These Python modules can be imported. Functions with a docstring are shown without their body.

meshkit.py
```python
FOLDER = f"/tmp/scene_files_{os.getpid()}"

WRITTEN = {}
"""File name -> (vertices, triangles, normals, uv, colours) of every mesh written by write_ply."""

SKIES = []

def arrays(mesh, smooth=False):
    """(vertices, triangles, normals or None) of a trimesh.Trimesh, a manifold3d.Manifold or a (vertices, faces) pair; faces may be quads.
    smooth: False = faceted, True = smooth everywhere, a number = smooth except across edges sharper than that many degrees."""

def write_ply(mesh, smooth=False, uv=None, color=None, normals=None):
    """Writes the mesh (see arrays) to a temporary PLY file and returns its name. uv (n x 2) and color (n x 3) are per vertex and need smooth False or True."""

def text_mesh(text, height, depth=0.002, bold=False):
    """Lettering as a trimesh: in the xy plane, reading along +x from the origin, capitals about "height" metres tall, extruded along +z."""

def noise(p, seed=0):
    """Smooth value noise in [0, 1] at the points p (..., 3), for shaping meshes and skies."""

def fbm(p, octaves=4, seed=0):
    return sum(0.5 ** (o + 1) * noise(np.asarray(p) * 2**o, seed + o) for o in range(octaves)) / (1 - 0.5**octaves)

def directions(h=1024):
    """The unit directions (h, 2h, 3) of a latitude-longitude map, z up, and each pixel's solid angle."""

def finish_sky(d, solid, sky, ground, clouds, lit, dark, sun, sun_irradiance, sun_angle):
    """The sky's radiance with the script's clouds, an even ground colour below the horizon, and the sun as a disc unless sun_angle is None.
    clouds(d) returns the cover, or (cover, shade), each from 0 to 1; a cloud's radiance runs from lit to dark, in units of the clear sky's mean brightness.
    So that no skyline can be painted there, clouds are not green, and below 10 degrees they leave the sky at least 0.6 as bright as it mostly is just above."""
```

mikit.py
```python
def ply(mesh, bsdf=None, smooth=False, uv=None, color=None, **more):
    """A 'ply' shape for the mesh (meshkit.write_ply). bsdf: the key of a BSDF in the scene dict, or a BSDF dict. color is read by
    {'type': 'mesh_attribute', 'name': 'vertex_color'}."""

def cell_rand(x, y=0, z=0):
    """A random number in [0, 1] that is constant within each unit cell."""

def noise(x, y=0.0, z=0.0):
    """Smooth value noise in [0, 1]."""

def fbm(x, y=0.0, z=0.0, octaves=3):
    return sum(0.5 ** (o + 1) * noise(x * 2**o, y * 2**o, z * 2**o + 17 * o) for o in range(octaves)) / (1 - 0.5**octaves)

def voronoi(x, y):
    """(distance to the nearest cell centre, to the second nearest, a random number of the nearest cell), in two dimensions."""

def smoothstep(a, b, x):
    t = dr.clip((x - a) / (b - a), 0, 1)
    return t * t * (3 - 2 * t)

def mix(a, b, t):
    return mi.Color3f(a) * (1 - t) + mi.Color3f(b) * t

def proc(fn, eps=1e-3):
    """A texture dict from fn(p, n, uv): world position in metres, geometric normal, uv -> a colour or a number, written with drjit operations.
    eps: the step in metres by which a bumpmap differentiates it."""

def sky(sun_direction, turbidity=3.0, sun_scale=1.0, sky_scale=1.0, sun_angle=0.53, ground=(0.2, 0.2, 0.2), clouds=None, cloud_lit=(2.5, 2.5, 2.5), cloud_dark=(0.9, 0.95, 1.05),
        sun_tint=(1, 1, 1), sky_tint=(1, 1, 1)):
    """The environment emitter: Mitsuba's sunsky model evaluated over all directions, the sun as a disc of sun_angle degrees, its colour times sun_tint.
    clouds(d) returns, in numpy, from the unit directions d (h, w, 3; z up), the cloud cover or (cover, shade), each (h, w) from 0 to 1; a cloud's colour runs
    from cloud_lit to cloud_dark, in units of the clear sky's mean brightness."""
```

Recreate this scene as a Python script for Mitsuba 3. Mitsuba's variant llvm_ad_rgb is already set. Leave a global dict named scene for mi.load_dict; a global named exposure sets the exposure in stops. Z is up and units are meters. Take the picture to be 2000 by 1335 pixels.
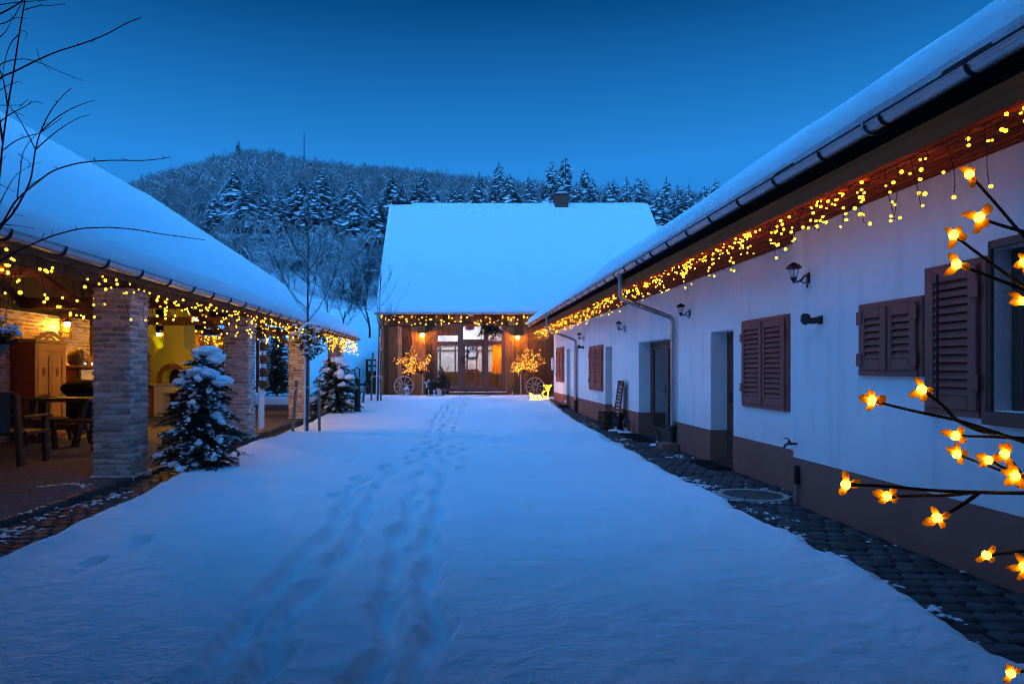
import math, random
from itertools import product
import numpy as np, trimesh, drjit as dr, mitsuba as mi, mikit, meshkit
from scipy.spatial import ConvexHull
from shapely.geometry import Polygon, box as sbox
from shapely.ops import unary_union
from mikit import proc, noise, fbm, voronoi, cell_rand, smoothstep, mix

T = mi.ScalarTransform4f
scene, labels = {}, {}

# ---------------------------------------------------------------- camera, sky, exposure
F = 1333.0                     # focal length in photograph pixels (24 mm equivalent)
scene['camera'] = {'type': 'perspective', 'fov': 2 * math.degrees(math.atan(1000 / F)), 'fov_axis': 'x',
    'principal_point_offset_x': 0.055, 'principal_point_offset_y': -0.0382, 'near_clip': 0.05, 'far_clip': 3000.0,
    'to_world': T().look_at(origin=[0, 0, 1.5], target=[0, 10, 1.5], up=[0, 0, 1])}

def dusk(d):
    """An even veil of high cloud after sunset: pale all round the sunset behind the camera, thinning to deep blue opposite and overhead."""
    e = np.degrees(np.arcsin(np.clip(d[..., 2], -1, 1)))
    n = meshkit.fbm(d * np.array([2.0, 2.0, 5.0]) + 7.3, 3, 4)
    t = np.clip((0.42 - 0.34 * d[..., 0] - 0.94 * d[..., 1]) / 1.25, 0, 1); after = t * t * (3 - 2 * t) * (1 - 0.36 * np.clip((e - 35) / 40, 0, 1))
    deep = 0.80 + 0.20 * np.clip((e - 16.5) / 12.5 + 0.10 * (n - 0.5), 0, 1) ** 0.85 - 0.28 * np.clip((14 - e) / 10, 0, 1)
    return 1.0 - 0.25 * after, deep * (1 - after)

scene['sky'] = mikit.sky((-0.34, -0.94, 0.10), turbidity=3, sun_scale=0.0, sky_scale=4.2, ground=(0.25, 0.25, 0.25), sky_tint=(0.40, 0.55, 1.0),
    clouds=dusk, cloud_lit=(0.34, 3.45, 9.9), cloud_dark=(0.0, 0.20, 0.72))
scene['sky']['sampling_weight'] = 26.0
exposure = 1.52

# ---------------------------------------------------------------- helpers
_used = set()
def num(base):
    k, i = base, 0
    while k in _used:
        i += 1
        k = f'{base}_{i:03d}'
    _used.add(k)
    return k

_S8 = np.array(list(product((-1.0, 1.0), repeat=3)))
def _cham(h, c):
    h = np.asarray(h, float)
    return np.concatenate([_S8 * h - _S8 * c * (1 - np.eye(3)[k]) for k in range(3)])
def _orient(p):
    out = []
    h = ConvexHull(p, qhull_options='Qt')
    for s in h.simplices:
        a, b, c = p[s]
        n = np.cross(b - a, c - a)
        out.append(s if n @ (a + b + c) > 0 else s[::-1])
    return np.array(out)
_CF = _orient(_cham((1, 1.3, 1.7), 0.2))
_BF = _orient(_S8 * np.array([1, 1.1, 1.2]))
_ICO = {k: trimesh.creation.icosphere(subdivisions=k) for k in (0, 1, 2, 3)}

def frame(d, up=(0, 0, 1)):
    d = np.asarray(d, float); d = d / np.linalg.norm(d)
    u = np.asarray(up, float)
    if abs(d @ u) > 0.99: u = np.array([1.0, 0, 0])
    x = np.cross(u, d); x /= np.linalg.norm(x)
    return np.stack([x, np.cross(d, x), d], 1)   # columns: side, up, along

def rotz(a):
    c, s = math.cos(a), math.sin(a)
    return np.array([[c, -s, 0], [s, c, 0], [0, 0, 1.0]])
def rotx(a):
    c, s = math.cos(a), math.sin(a)
    return np.array([[1.0, 0, 0], [0, c, -s], [0, s, c]])
def roty(a):
    c, s = math.cos(a), math.sin(a)
    return np.array([[c, 0, s], [0, 1.0, 0], [-s, 0, c]])

class M:
    def __init__(s): s.v, s.f, s.n = [], [], 0
    def raw(s, v, f):
        v = np.asarray(v, float); f = np.asarray(f, int)
        if f.shape[1] == 4: f = np.vstack([f[:, [0, 1, 2]], f[:, [0, 2, 3]]])
        s.v.append(v); s.f.append(f + s.n); s.n += len(v); return s
    def obox(s, c, size, R=None, ch=0):
        h = np.asarray(size, float) / 2
        p = _cham(h, min(ch, h.min() * 0.9)) if ch else _S8 * h
        if R is not None: p = p @ np.asarray(R).T
        return s.raw(p + np.asarray(c, float), _CF if ch else _BF)
    def box(s, x0, x1, y0, y1, z0, z1, ch=0):
        return s.obox(((x0 + x1) / 2, (y0 + y1) / 2, (z0 + z1) / 2), (abs(x1 - x0), abs(y1 - y0), abs(z1 - z0)), None, ch)
    def beam(s, p, q, w, h, ch=0, up=(0, 0, 1)):
        p, q = np.asarray(p, float), np.asarray(q, float)
        return s.obox((p + q) / 2, (w, h, np.linalg.norm(q - p)), frame(q - p, up), ch)
    def tube(s, pts, r, sides=6, cap=True):
        p = np.asarray(pts, float); r = np.broadcast_to(r, (len(p),)).astype(float)
        t = np.gradient(p, axis=0); t /= np.linalg.norm(t, axis=1, keepdims=True) + 1e-12
        a = frame(t[0])[:, 0]; A = []
        for k in range(len(p)):
            a = a - t[k] * (a @ t[k]); a = a / (np.linalg.norm(a) + 1e-12); A.append(a)
        A = np.array(A); B = np.cross(t, A); g = np.arange(sides) * 2 * np.pi / sides
        v = p[:, None] + r[:, None, None] * (np.cos(g)[None, :, None] * A[:, None] + np.sin(g)[None, :, None] * B[:, None])
        i, j = np.meshgrid(np.arange(len(p) - 1), np.arange(sides), indexing='ij')
        q = np.stack([i * sides + j, i * sides + (j + 1) % sides, (i + 1) * sides + (j + 1) % sides, (i + 1) * sides + j], -1).reshape(-1, 4)
        f = np.vstack([q[:, [0, 1, 2]], q[:, [0, 2, 3]]]); v = v.reshape(-1, 3)
        if cap:
            n = len(v); e = (len(p) - 1) * sides; k = np.arange(sides)
            v = np.vstack([v, p[:1], p[-1:]])
            f = np.vstack([f, np.stack([(k + 1) % sides, k, k * 0 + n], 1), np.stack([e + k, e + (k + 1) % sides, k * 0 + n + 1], 1)])
        return s.raw(v, f)
    def lathe(s, prof, c=(0, 0, 0), sides=16, R=None):
        prof = np.asarray(prof, float); g = np.arange(sides) * 2 * np.pi / sides
        v = np.stack([prof[:, None, 0] * np.cos(g), prof[:, None, 0] * np.sin(g), np.broadcast_to(prof[:, None, 1], (len(prof), sides))], -1).reshape(-1, 3)
        i, j = np.meshgrid(np.arange(len(prof) - 1), np.arange(sides), indexing='ij')
        q = np.stack([i * sides + j, i * sides + (j + 1) % sides, (i + 1) * sides + (j + 1) % sides, (i + 1) * sides + j], -1).reshape(-1, 4)
        if R is not None: v = v @ np.asarray(R).T
        return s.raw(v + np.asarray(c, float), q)
    def ball(s, c, r, sub=1, R=None):
        m = _ICO[sub]; v = m.vertices * np.broadcast_to(np.asarray(r, float), (3,))
        if R is not None: v = v @ np.asarray(R).T
        return s.raw(v + np.asarray(c, float), m.faces)
    def balls(s, C, r, sub=0):
        m = _ICO[sub]; C = np.asarray(C, float); n = len(m.vertices); r = np.broadcast_to(r, (len(C),))
        v = (C[:, None] + m.vertices[None] * r[:, None, None]).reshape(-1, 3)
        return s.raw(v, (m.faces[None] + np.arange(len(C))[:, None, None] * n).reshape(-1, 3))
    def poly(s, poly, d, fn=None):
        """Extrudes a polygon by d; fn maps the (n, 3) points (px, py, depth) to the world."""
        for g in getattr(poly, 'geoms', [poly]):
            m = trimesh.creation.extrude_polygon(g, d, engine='earcut')
            s.raw(fn(np.array(m.vertices)) if fn else m.vertices, m.faces)
        return s
    def cones(s, P, Q, r0, r1, sides=3):
        P, Q = np.asarray(P, float), np.asarray(Q, float); n = len(P)
        r0, r1 = np.broadcast_to(r0, (n,)), np.broadcast_to(r1, (n,))
        d = Q - P; d = d / (np.linalg.norm(d, axis=1, keepdims=True) + 1e-12)
        a = np.cross(d, np.where(np.abs(d[:, 2:]) < 0.9, [0, 0, 1.0], [1.0, 0, 0])); a /= np.linalg.norm(a, axis=1, keepdims=True) + 1e-12
        b = np.cross(d, a); g = np.arange(sides) * 2 * np.pi / sides
        ring = np.cos(g)[None, :, None] * a[:, None] + np.sin(g)[None, :, None] * b[:, None]
        v = np.stack([P[:, None] + ring * r0[:, None, None], Q[:, None] + ring * r1[:, None, None]], 1).reshape(-1, 3)
        k = np.arange(sides); q = np.stack([k, (k + 1) % sides, (k + 1) % sides + sides, k + sides], 1)
        return s.raw(v, (q[None] + np.arange(n)[:, None, None] * 2 * sides).reshape(-1, 4))
    def lump(s, c, r, rng, sub=2, amp=0.25, freq=2.5, R=None):
        """A soft irregular clump of snow."""
        m = _ICO[sub]; o = rng.random(3) * 50
        v = m.vertices * (1 + amp * (meshkit.fbm(m.vertices * freq + o, 2, 3)[:, None] - 0.5) * 2)
        v = v * np.broadcast_to(np.asarray(r, float), (3,))
        if R is not None: v = v @ np.asarray(R).T
        return s.raw(v + np.asarray(c, float), m.faces)
    def add(s, o, R=None, t=(0, 0, 0)):
        v, f = o.arr()
        return s.raw((v if R is None else v @ np.asarray(R).T) + np.asarray(t, float), f)
    def arr(s): return np.vstack(s.v), np.vstack(s.f)
    def tri(s): v, f = s.arr(); return trimesh.Trimesh(v, f, process=False)

def tag(key, label=None, cat=None, group=None, kind=None):
    d = {k: x for k, x in (('label', label), ('category', cat), ('group', group), ('kind', kind)) if x}
    if d: labels[key] = {**labels.get(key, {}), **d}
    return key

def thing(base, label, cat, group=None):
    return tag(num(base), label, cat, group)

def put(key, m, bsdf, smooth=False, **more):
    scene[key] = mikit.ply(m.tri() if isinstance(m, M) else m, bsdf, smooth=smooth, **more)
    return key

def part(parent, base, m, bsdf, smooth=False, label=None, kind=None, **more):
    key = num(f'{parent}__{base}')
    put(key, m, bsdf, smooth, **more)
    return tag(key, label, kind=kind)

def structure(base, m, bsdf, smooth=False, kind='structure'):
    return tag(put(num(base), m, bsdf, smooth), kind=kind)

def glow(r, g, b, w=1.0): return {'emitter': {'type': 'area', 'radiance': {'type': 'rgb', 'value': [r, g, b]}, 'sampling_weight': float(w)}}

# ---------------------------------------------------------------- materials
def rgb(*c): return {'type': 'rgb', 'value': list(c)}
def two(b): return {'type': 'twosided', 'bsdf': b}
def flat(name, col, rough=0.7, metallic=0.0, spec=0.4, **k):
    scene[name] = two({'type': 'principled', 'base_color': rgb(*col), 'roughness': rough, 'metallic': metallic, 'specular': spec, **k})
def textured(name, fn, rough=0.75, bump=None, scale=1.0, metallic=0.0, spec=0.3, eps=2e-3, **k):
    b = {'type': 'principled', 'base_color': proc(fn), 'roughness': rough, 'metallic': metallic, 'specular': spec, **k}
    if bump is not None: b = {'type': 'bumpmap', 'arbitrary': proc(bump, eps), 'scale': scale, 'bsdf': b}
    scene[name] = two(b)

textured('snow', lambda p, n, uv: mi.Color3f(0.86, 0.89, 0.93) * (0.96 + 0.06 * fbm(p.x * 3, p.y * 3, p.z * 3)), 0.75,
    lambda p, n, uv: 0.030 * fbm(p.x * 9, p.y * 9, p.z * 9, 3) + 0.006 * noise(p.x * 55, p.y * 60, p.z * 60), 1.0, spec=0.15)
flat('snow_plain', (0.88, 0.90, 0.94), 0.8, spec=0.15)
def plaster(p, n, uv):
    tone = 0.92 + 0.10 * fbm(p.x * 1.3, p.y * 1.3, p.z * 1.3) + 0.03 * (noise(p.y * 14, p.z * 14) - 0.5)
    streak = 1 - 0.11 * smoothstep(0.5, 0.8, fbm(p.y * 7 + 4, p.z * 0.6, 3.0))
    splash = 1 - 0.22 * smoothstep(0.95, 0.5, p.z + 0.35 * (fbm(p.y * 3, p.z * 3, 9.0) - 0.5)) * fbm(p.y * 9, p.z * 9, 2.0)
    return mi.Color3f(0.90, 0.90, 0.895) * tone * streak * mix((0.80, 0.74, 0.68), (1, 1, 1), splash)
textured('plaster', plaster, 0.85, lambda p, n, uv: 0.004 * fbm(p.x * 25, p.y * 25, p.z * 25), 1.0, spec=0.1)
textured('plinth', lambda p, n, uv: mi.Color3f(0.34, 0.145, 0.110) * (0.85 + 0.3 * fbm(p.x * 4, p.y * 4, p.z * 4)), 0.8,
    lambda p, n, uv: 0.005 * fbm(p.x * 30, p.y * 30, p.z * 30), 1.0, spec=0.03)
def grain(base, dark, f=(30, 30, 1.2)):
    return lambda p, n, uv: mix(dark, base, smoothstep(0.2, 0.8, 0.6 * fbm(p.x * f[0], p.y * f[1], p.z * f[2]) + 0.4 * fbm(p.x * 1.7 + 9, p.y * 1.7, p.z * 1.1)))
PLANK = []
for i, (a, b) in enumerate([((0.30, 0.155, 0.062), (0.12, 0.06, 0.025)), ((0.175, 0.09, 0.038), (0.07, 0.036, 0.017)), ((0.45, 0.27, 0.13), (0.20, 0.115, 0.053)), ((0.085, 0.05, 0.027), (0.033, 0.020, 0.012))]):
    textured(f'plank{i}', grain(a, b), 0.8, spec=0.15); PLANK.append(f'plank{i}')
textured('maroon', grain((0.54, 0.095, 0.036), (0.36, 0.064, 0.024), (25, 1.0, 25)), 0.95, spec=0.0)
textured('maroon_dark', grain((0.38, 0.068, 0.026), (0.25, 0.046, 0.018), (25, 1.0, 25)), 0.95, spec=0.0)
flat('shutter_brown', (0.33, 0.105, 0.080), 0.6, spec=0.2)
flat('door_brown', (0.13, 0.060, 0.042), 0.5)
textured('beam_wood', grain((0.26, 0.135, 0.065), (0.11, 0.056, 0.03), (9, 9, 9)), 0.75, spec=0.15)
flat('dark_wood', (0.055, 0.038, 0.03), 0.6)
textured('zinc', lambda p, n, uv: mi.Color3f(0.46, 0.47, 0.49) * (0.8 + 0.3 * fbm(p.x * 6, p.y * 6, p.z * 6)), 0.34, metallic=0.92, spec=0.5)
flat('black_iron', (0.012, 0.012, 0.014), 0.45, spec=0.5)
flat('bracket_dark', (0.02, 0.02, 0.022), 0.5, 0.3)
BRICK = []
for i, c in enumerate([(0.50, 0.40, 0.35), (0.62, 0.52, 0.46), (0.36, 0.28, 0.25), (0.70, 0.61, 0.55)]):
    textured(f'brick{i}', (lambda c: lambda p, n, uv: mi.Color3f(*c) * (0.65 + 0.7 * fbm(p.x * 22, p.y * 22, p.z * 22)))(c), 0.9, spec=0.1); BRICK.append(f'brick{i}')
textured('mortar', lambda p, n, uv: mi.Color3f(0.74, 0.68, 0.62) * (0.75 + 0.5 * fbm(p.x * 16, p.y * 16, p.z * 16)), 0.95, lambda p, n, uv: 0.006 * fbm(p.x * 40, p.y * 40, p.z * 40), 1.0, spec=0.05)
flat('red_brick', (0.34, 0.15, 0.07), 0.85)
flat('chimney_brick', (0.20, 0.065, 0.05), 0.85)
COB = []
for i, c in enumerate([(0.062, 0.060, 0.060), (0.085, 0.080, 0.078), (0.045, 0.045, 0.047)]):
    flat(f'cobble{i}', c, 0.65, spec=0.35); COB.append(f'cobble{i}')
flat('joint_soil', (0.03, 0.028, 0.026), 0.9)
textured('gravel_floor', lambda p, n, uv: mi.Color3f(0.115, 0.115, 0.12) * (0.5 + 1.0 * fbm(p.x * 30, p.y * 30, 0.0)), 0.9, lambda p, n, uv: 0.01 * fbm(p.x * 45, p.y * 45, 0.0, 2), 1.0, spec=0.15)
flat('yellow_plaster', (0.76, 0.80, 0.17), 0.85, spec=0.1)
flat('cream', (0.72, 0.70, 0.62), 0.8, spec=0.1)
flat('bark', (0.035, 0.028, 0.025), 0.85, spec=0.15)
flat('bark_grey', (0.10, 0.085, 0.075), 0.85, spec=0.15)
flat('needles', (0.030, 0.050, 0.034), 0.7, spec=0.2)
flat('weathered', (0.42, 0.36, 0.31), 0.85)
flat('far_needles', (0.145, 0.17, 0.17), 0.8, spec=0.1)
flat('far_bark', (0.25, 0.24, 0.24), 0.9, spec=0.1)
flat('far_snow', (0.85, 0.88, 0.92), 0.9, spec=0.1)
flat('stake_wood', (0.20, 0.155, 0.12), 0.8)
flat('white_tube', (0.72, 0.73, 0.74), 0.6)
flat('cast_iron', (0.030, 0.034, 0.036), 0.5, 0.2)
flat('worn_iron', (0.085, 0.080, 0.078), 0.5, 0.3)
flat('cable', (0.010, 0.011, 0.010), 0.6)
scene['petal'] = {'type': 'principledthin', 'base_color': rgb(1.0, 0.36, 0.02), 'roughness': 0.7, 'diff_trans': 1.1, 'spec_trans': 0.0}
scene['pane'] = {'type': 'thindielectric', 'int_ior': 1.5}
scene['lamp_glass'] = {'type': 'thindielectric', 'int_ior': 1.35}
flat('bulb', (0.8, 0.6, 0.3), 0.5)
flat('red_gloss', (0.35, 0.02, 0.02), 0.3)
flat('white_paint', (0.78, 0.79, 0.80), 0.6)
flat('wardrobe_front', (0.42, 0.23, 0.075), 0.6)
flat('wardrobe_side', (0.22, 0.060, 0.030), 0.6)
flat('orange_cloth', (0.75, 0.26, 0.02), 0.9, spec=0.1)
flat('blue_cloth', (0.05, 0.13, 0.22), 0.9, spec=0.1)
flat('black_cloth', (0.015, 0.015, 0.018), 0.9, spec=0.1)
flat('chalk', (0.60, 0.60, 0.60), 0.9)
flat('green_glass', (0.012, 0.02, 0.012), 0.12, spec=0.7)
flat('basket', (0.20, 0.12, 0.06), 0.9)
AMBER = (2.7, 1.12, 0.018)

ORD = 'first second third fourth fifth sixth seventh eighth ninth tenth eleventh twelfth thirteenth fourteenth fifteenth sixteenth seventeenth eighteenth nineteenth twentieth twenty-first twenty-second twenty-third twenty-fourth twenty-fifth twenty-sixth twenty-seventh twenty-eighth'.split()
def U(u, y): return (u - 890.0) / F * y           # photograph column -> metres east at distance y
def Z(v, y): return 1.5 + (718.0 - v) / F * y     # photograph row -> height at distance y
# ================================================================ the setting: land, snow, paving
rng = np.random.default_rng(11)
def sst(a, b, x):
    t = np.clip((x - a) / (b - a), 0, 1); return t * t * (3 - 2 * t)

SKY_U = np.array([-300, 0, 120, 180, 235, 300, 380, 460, 520, 600, 640, 700, 760, 830, 900, 950, 1000, 1100, 1200, 1300, 1420, 1600, 2000, 2600])
SKY_V = np.array([500, 460, 430, 408, 386, 364, 338, 316, 316, 330, 338, 342, 348, 357, 366, 370, 376, 382, 388, 394, 400, 410, 440, 480])
def meadow(x, y):
    ys = 33 + 13 * sst(-6.0, -3.4, x)
    z = -0.30 + 0.52 * sst(27.75, 29.2, y) + 0.19 * np.maximum(0, y - ys) ** 1.0 * sst(0, 6, y - ys)
    return z + 0.10 * (meshkit.fbm(np.stack([x * 0.25, y * 0.25, 0 * x], -1), 3, 5) - 0.5) * sst(28, 36, y)
def ridge_z(x, y): return Z(np.interp(890 + x / np.maximum(y, 60) * F, SKY_U, SKY_V), 360.0)   # spurs fan out from the valley
def hill_z(x, y):
    t = np.clip((y - 72) / (360 - 72), 0, 1)
    zb = meadow(x, np.minimum(y, 72.0))
    z = zb + (ridge_z(x, y) - zb) * (t ** 0.95)
    z = z - 0.25 * np.maximum(0, y - 360)
    return z + 5.0 * (meshkit.fbm(np.stack([x * 0.02, y * 0.02, 0 * x], -1), 3, 8) - 0.5) * sst(75, 110, y)

def grid(xs, ys, fz):
    X, Y = np.meshgrid(xs, ys, indexing='ij'); Zg = fz(X, Y)
    v = np.stack([X, Y, Zg], -1).reshape(-1, 3); n = len(ys)
    i, j = np.meshgrid(np.arange(len(xs) - 1), np.arange(n - 1), indexing='ij')
    q = np.stack([i * n + j, (i + 1) * n + j, (i + 1) * n + j + 1, i * n + j + 1], -1).reshape(-1, 4)
    return M().raw(v, q)

xs = np.unique(np.concatenate([np.linspace(-330, -20, 80), np.linspace(-20, 14, 120), np.linspace(14, 330, 80)]))
structure('ground', grid(xs, np.concatenate([np.linspace(-120, 26, 30), np.linspace(26.5, 72, 110)]), meadow), 'snow', True)
textured('forest_floor', lambda p, n, uv: mix((0.09, 0.085, 0.09), (0.70, 0.73, 0.78), dr.minimum(1, 0.45 * smoothstep(0.52, 0.72, fbm(p.x * 0.35, p.y * 0.35, p.z * 0.35)) + 0.9 * smoothstep(92, 73, p.y + 30 * (fbm(p.x * 0.12, p.y * 0.12) - 0.5)))), 0.9, spec=0.05)
structure('hill', grid(np.linspace(-330, 330, 200), np.linspace(72, 460, 110), hill_z), 'forest_floor', True)

# ---- the snow-covered yard, with the trodden tracks pressed into it
def right_edge(y): return np.interp(y, [-6, 3.3, 5, 8, 13, 20, 27, 31], [2.75, 2.86, 3.02, 3.06, 3.22, 3.48, 3.86, 4.0])
def left_edge(y): return np.interp(y, [-6, 5, 7, 8.3, 9, 10.5, 13, 20, 26, 31], [-3.70, -3.64, -3.72, -3.86, -3.92, -4.02, -4.10, -4.10, -4.15, -4.3])
TRACKS = [ # (waypoints x, y), stride, how far the feet drag
    ([(-0.30, 1.0), (-0.25, 3.4), (-0.30, 4.4), (-0.34, 5.6), (-0.30, 7.2), (-0.33, 8.8), (-0.36, 12.2), (-0.50, 18.0), (-0.30, 24.0), (0.2, 30.0)], 0.52, 0.9),
    ([(-1.15, 1.0), (-1.08, 3.4), (-1.08, 4.4), (-1.00, 5.5), (-1.02, 7.0), (-1.10, 8.2), (-0.95, 9.6), (-0.62, 11.5), (-0.45, 13.5)], 0.55, 1.0),
    ([(-2.5, 4.9), (-2.75, 5.9)], 0.5, 0.6),
    ([(-0.72, 10.8), (-1.05, 9.6), (-1.3, 8.4), (-1.25, 7.2)], 0.6, 0.5),
    ([(-0.1, 9.0), (0.05, 12.0), (-0.2, 16.0), (0.1, 22.0), (0.5, 29.5)], 0.6, 0.4)]
prints, furrows = [], []
for way, stride, drag in TRACKS:
    way = np.array(way, float); seg = np.linalg.norm(np.diff(way, axis=0), axis=1); cum = np.concatenate([[0], np.cumsum(seg)])
    s, side = 0.2, 1
    while s < cum[-1]:
        p = np.array([np.interp(s, cum, way[:, k]) for k in (0, 1)]); q = np.array([np.interp(min(s + 0.3, cum[-1]), cum, way[:, k]) for k in (0, 1)])
        d = (q - p) / (np.linalg.norm(q - p) + 1e-9)
        a = math.atan2(d[1], d[0]) + rng.normal(0, 0.10)
        prints.append((p[0] - d[1] * 0.115 * side + rng.normal(0, 0.03), p[1] + d[0] * 0.115 * side + rng.normal(0, 0.04), a, rng.uniform(0.85, 1.15), drag))
        s += stride * rng.uniform(0.85, 1.12); side = -side
    if drag >= 0.9:            # feet dragged through the snow: two ragged furrows
        for lane in (-1, 1):
            ph = rng.uniform(0, 6); wob = 0.0
            for s in np.arange(0, min(cum[-1], 9.0), 0.05):
                p = np.array([np.interp(s, cum, way[:, k]) for k in (0, 1)]); q = np.array([np.interp(min(s + 0.3, cum[-1]), cum, way[:, k]) for k in (0, 1)])
                d = (q - p) / (np.linalg.norm(q - p) + 1e-9); wob = 0.9 * wob + rng.normal(0, 0.012)
                cut = 0.5 + 0.5 * math.sin(s * 2 * math.pi / (2 * stride) + ph + lane * 1.57)
                off = lane * 0.125 + wob + 0.03 * math.sin(s * 4.1 + ph)
                furrows.append((p[0] - d[1] * off, p[1] + d[0] * off, 0.058 + 0.022 * cut + rng.normal(0, .004), (0.040 + 0.055 * cut) * min(1, (9.0 - s) / 3)))
def yard_z(x, y):
    z = 0.085 + 0.20 * sst(17, 30, y)
    P = np.stack([x, y, 0 * x], -1)
    z = z + 0.07 * (meshkit.fbm(P * 0.55, 3, 2) - 0.5) + 0.035 * (meshkit.fbm(P * np.array([2.2, 1.4, 1]), 3, 6) - 0.5)
    flat_x = x.reshape(-1); flat_y = y.reshape(-1); dz = np.zeros(flat_x.shape)
    for px, py, a, k, drag in prints:
        m = np.nonzero((np.abs(flat_x - px) < 0.8) & (np.abs(flat_y - py) < 0.8))[0]
        if not len(m): continue
        ex, ey = flat_x[m] - px, flat_y[m] - py
        u, w = ex * math.cos(a) + ey * math.sin(a), -ex * math.sin(a) + ey * math.cos(a)
        foot = np.exp(-((u / (0.130 * k)) ** 4 + (w / (0.052 * k)) ** 4))
        tail = np.exp(-(((u + 0.20) / 0.30) ** 4 + ((w + 0.015 * np.sin(u * 9 + py)) / 0.062) ** 2)) * drag
        rim = np.exp(-(((u / 0.22) ** 2 + (w / 0.125) ** 2) - 1) ** 2 * 5)
        np.minimum.at(dz, m, -0.088 * k * foot); dz[m] = np.minimum(dz[m], -0.035 * tail); dz[m] += 0.012 * rim * (dz[m] > -0.02)
    for px, py, r, dep in furrows:
        m = np.nonzero((np.abs(flat_x - px) < 0.2) & (np.abs(flat_y - py) < 0.2))[0]
        g = ((flat_x[m] - px) ** 2 + (flat_y[m] - py) ** 2) / r ** 2; w = np.exp(-g ** 3)
        dz[m] = np.minimum(dz[m], -dep * w)
    z = z + dz.reshape(x.shape)
    rag = 0.16 * (meshkit.fbm(np.stack([y * 1.9, 0 * y, 0 * y], -1), 4, 9) - 0.5) + 0.05 * (meshkit.noise(P * 14, 4) - 0.5)
    d = np.minimum(right_edge(y) + rag * 1.3 - x, x - left_edge(y) - rag)
    drop = sst(-0.02, 0.30, d) ** 0.7
    bank = 0.04 * np.exp(-((d - 0.30) / 0.18) ** 2)
    return -0.10 + (z + 0.10 + bank * sst(-3.6, -3.3, x)) * drop
ys = [-8.0]
while ys[-1] < 30.75: ys.append(ys[-1] + (0.4 if ys[-1] < 1.5 else max(0.03, min(0.09, ys[-1] * 0.0055))))
xs = np.concatenate([np.linspace(-4.6, -3.6, 34), np.linspace(-3.57, 2.4, 190), np.linspace(2.42, 4.35, 66)])
yard = grid(xs, np.array(ys), yard_z)
structure('snow_covered_yard', yard, 'snow', True)

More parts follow.
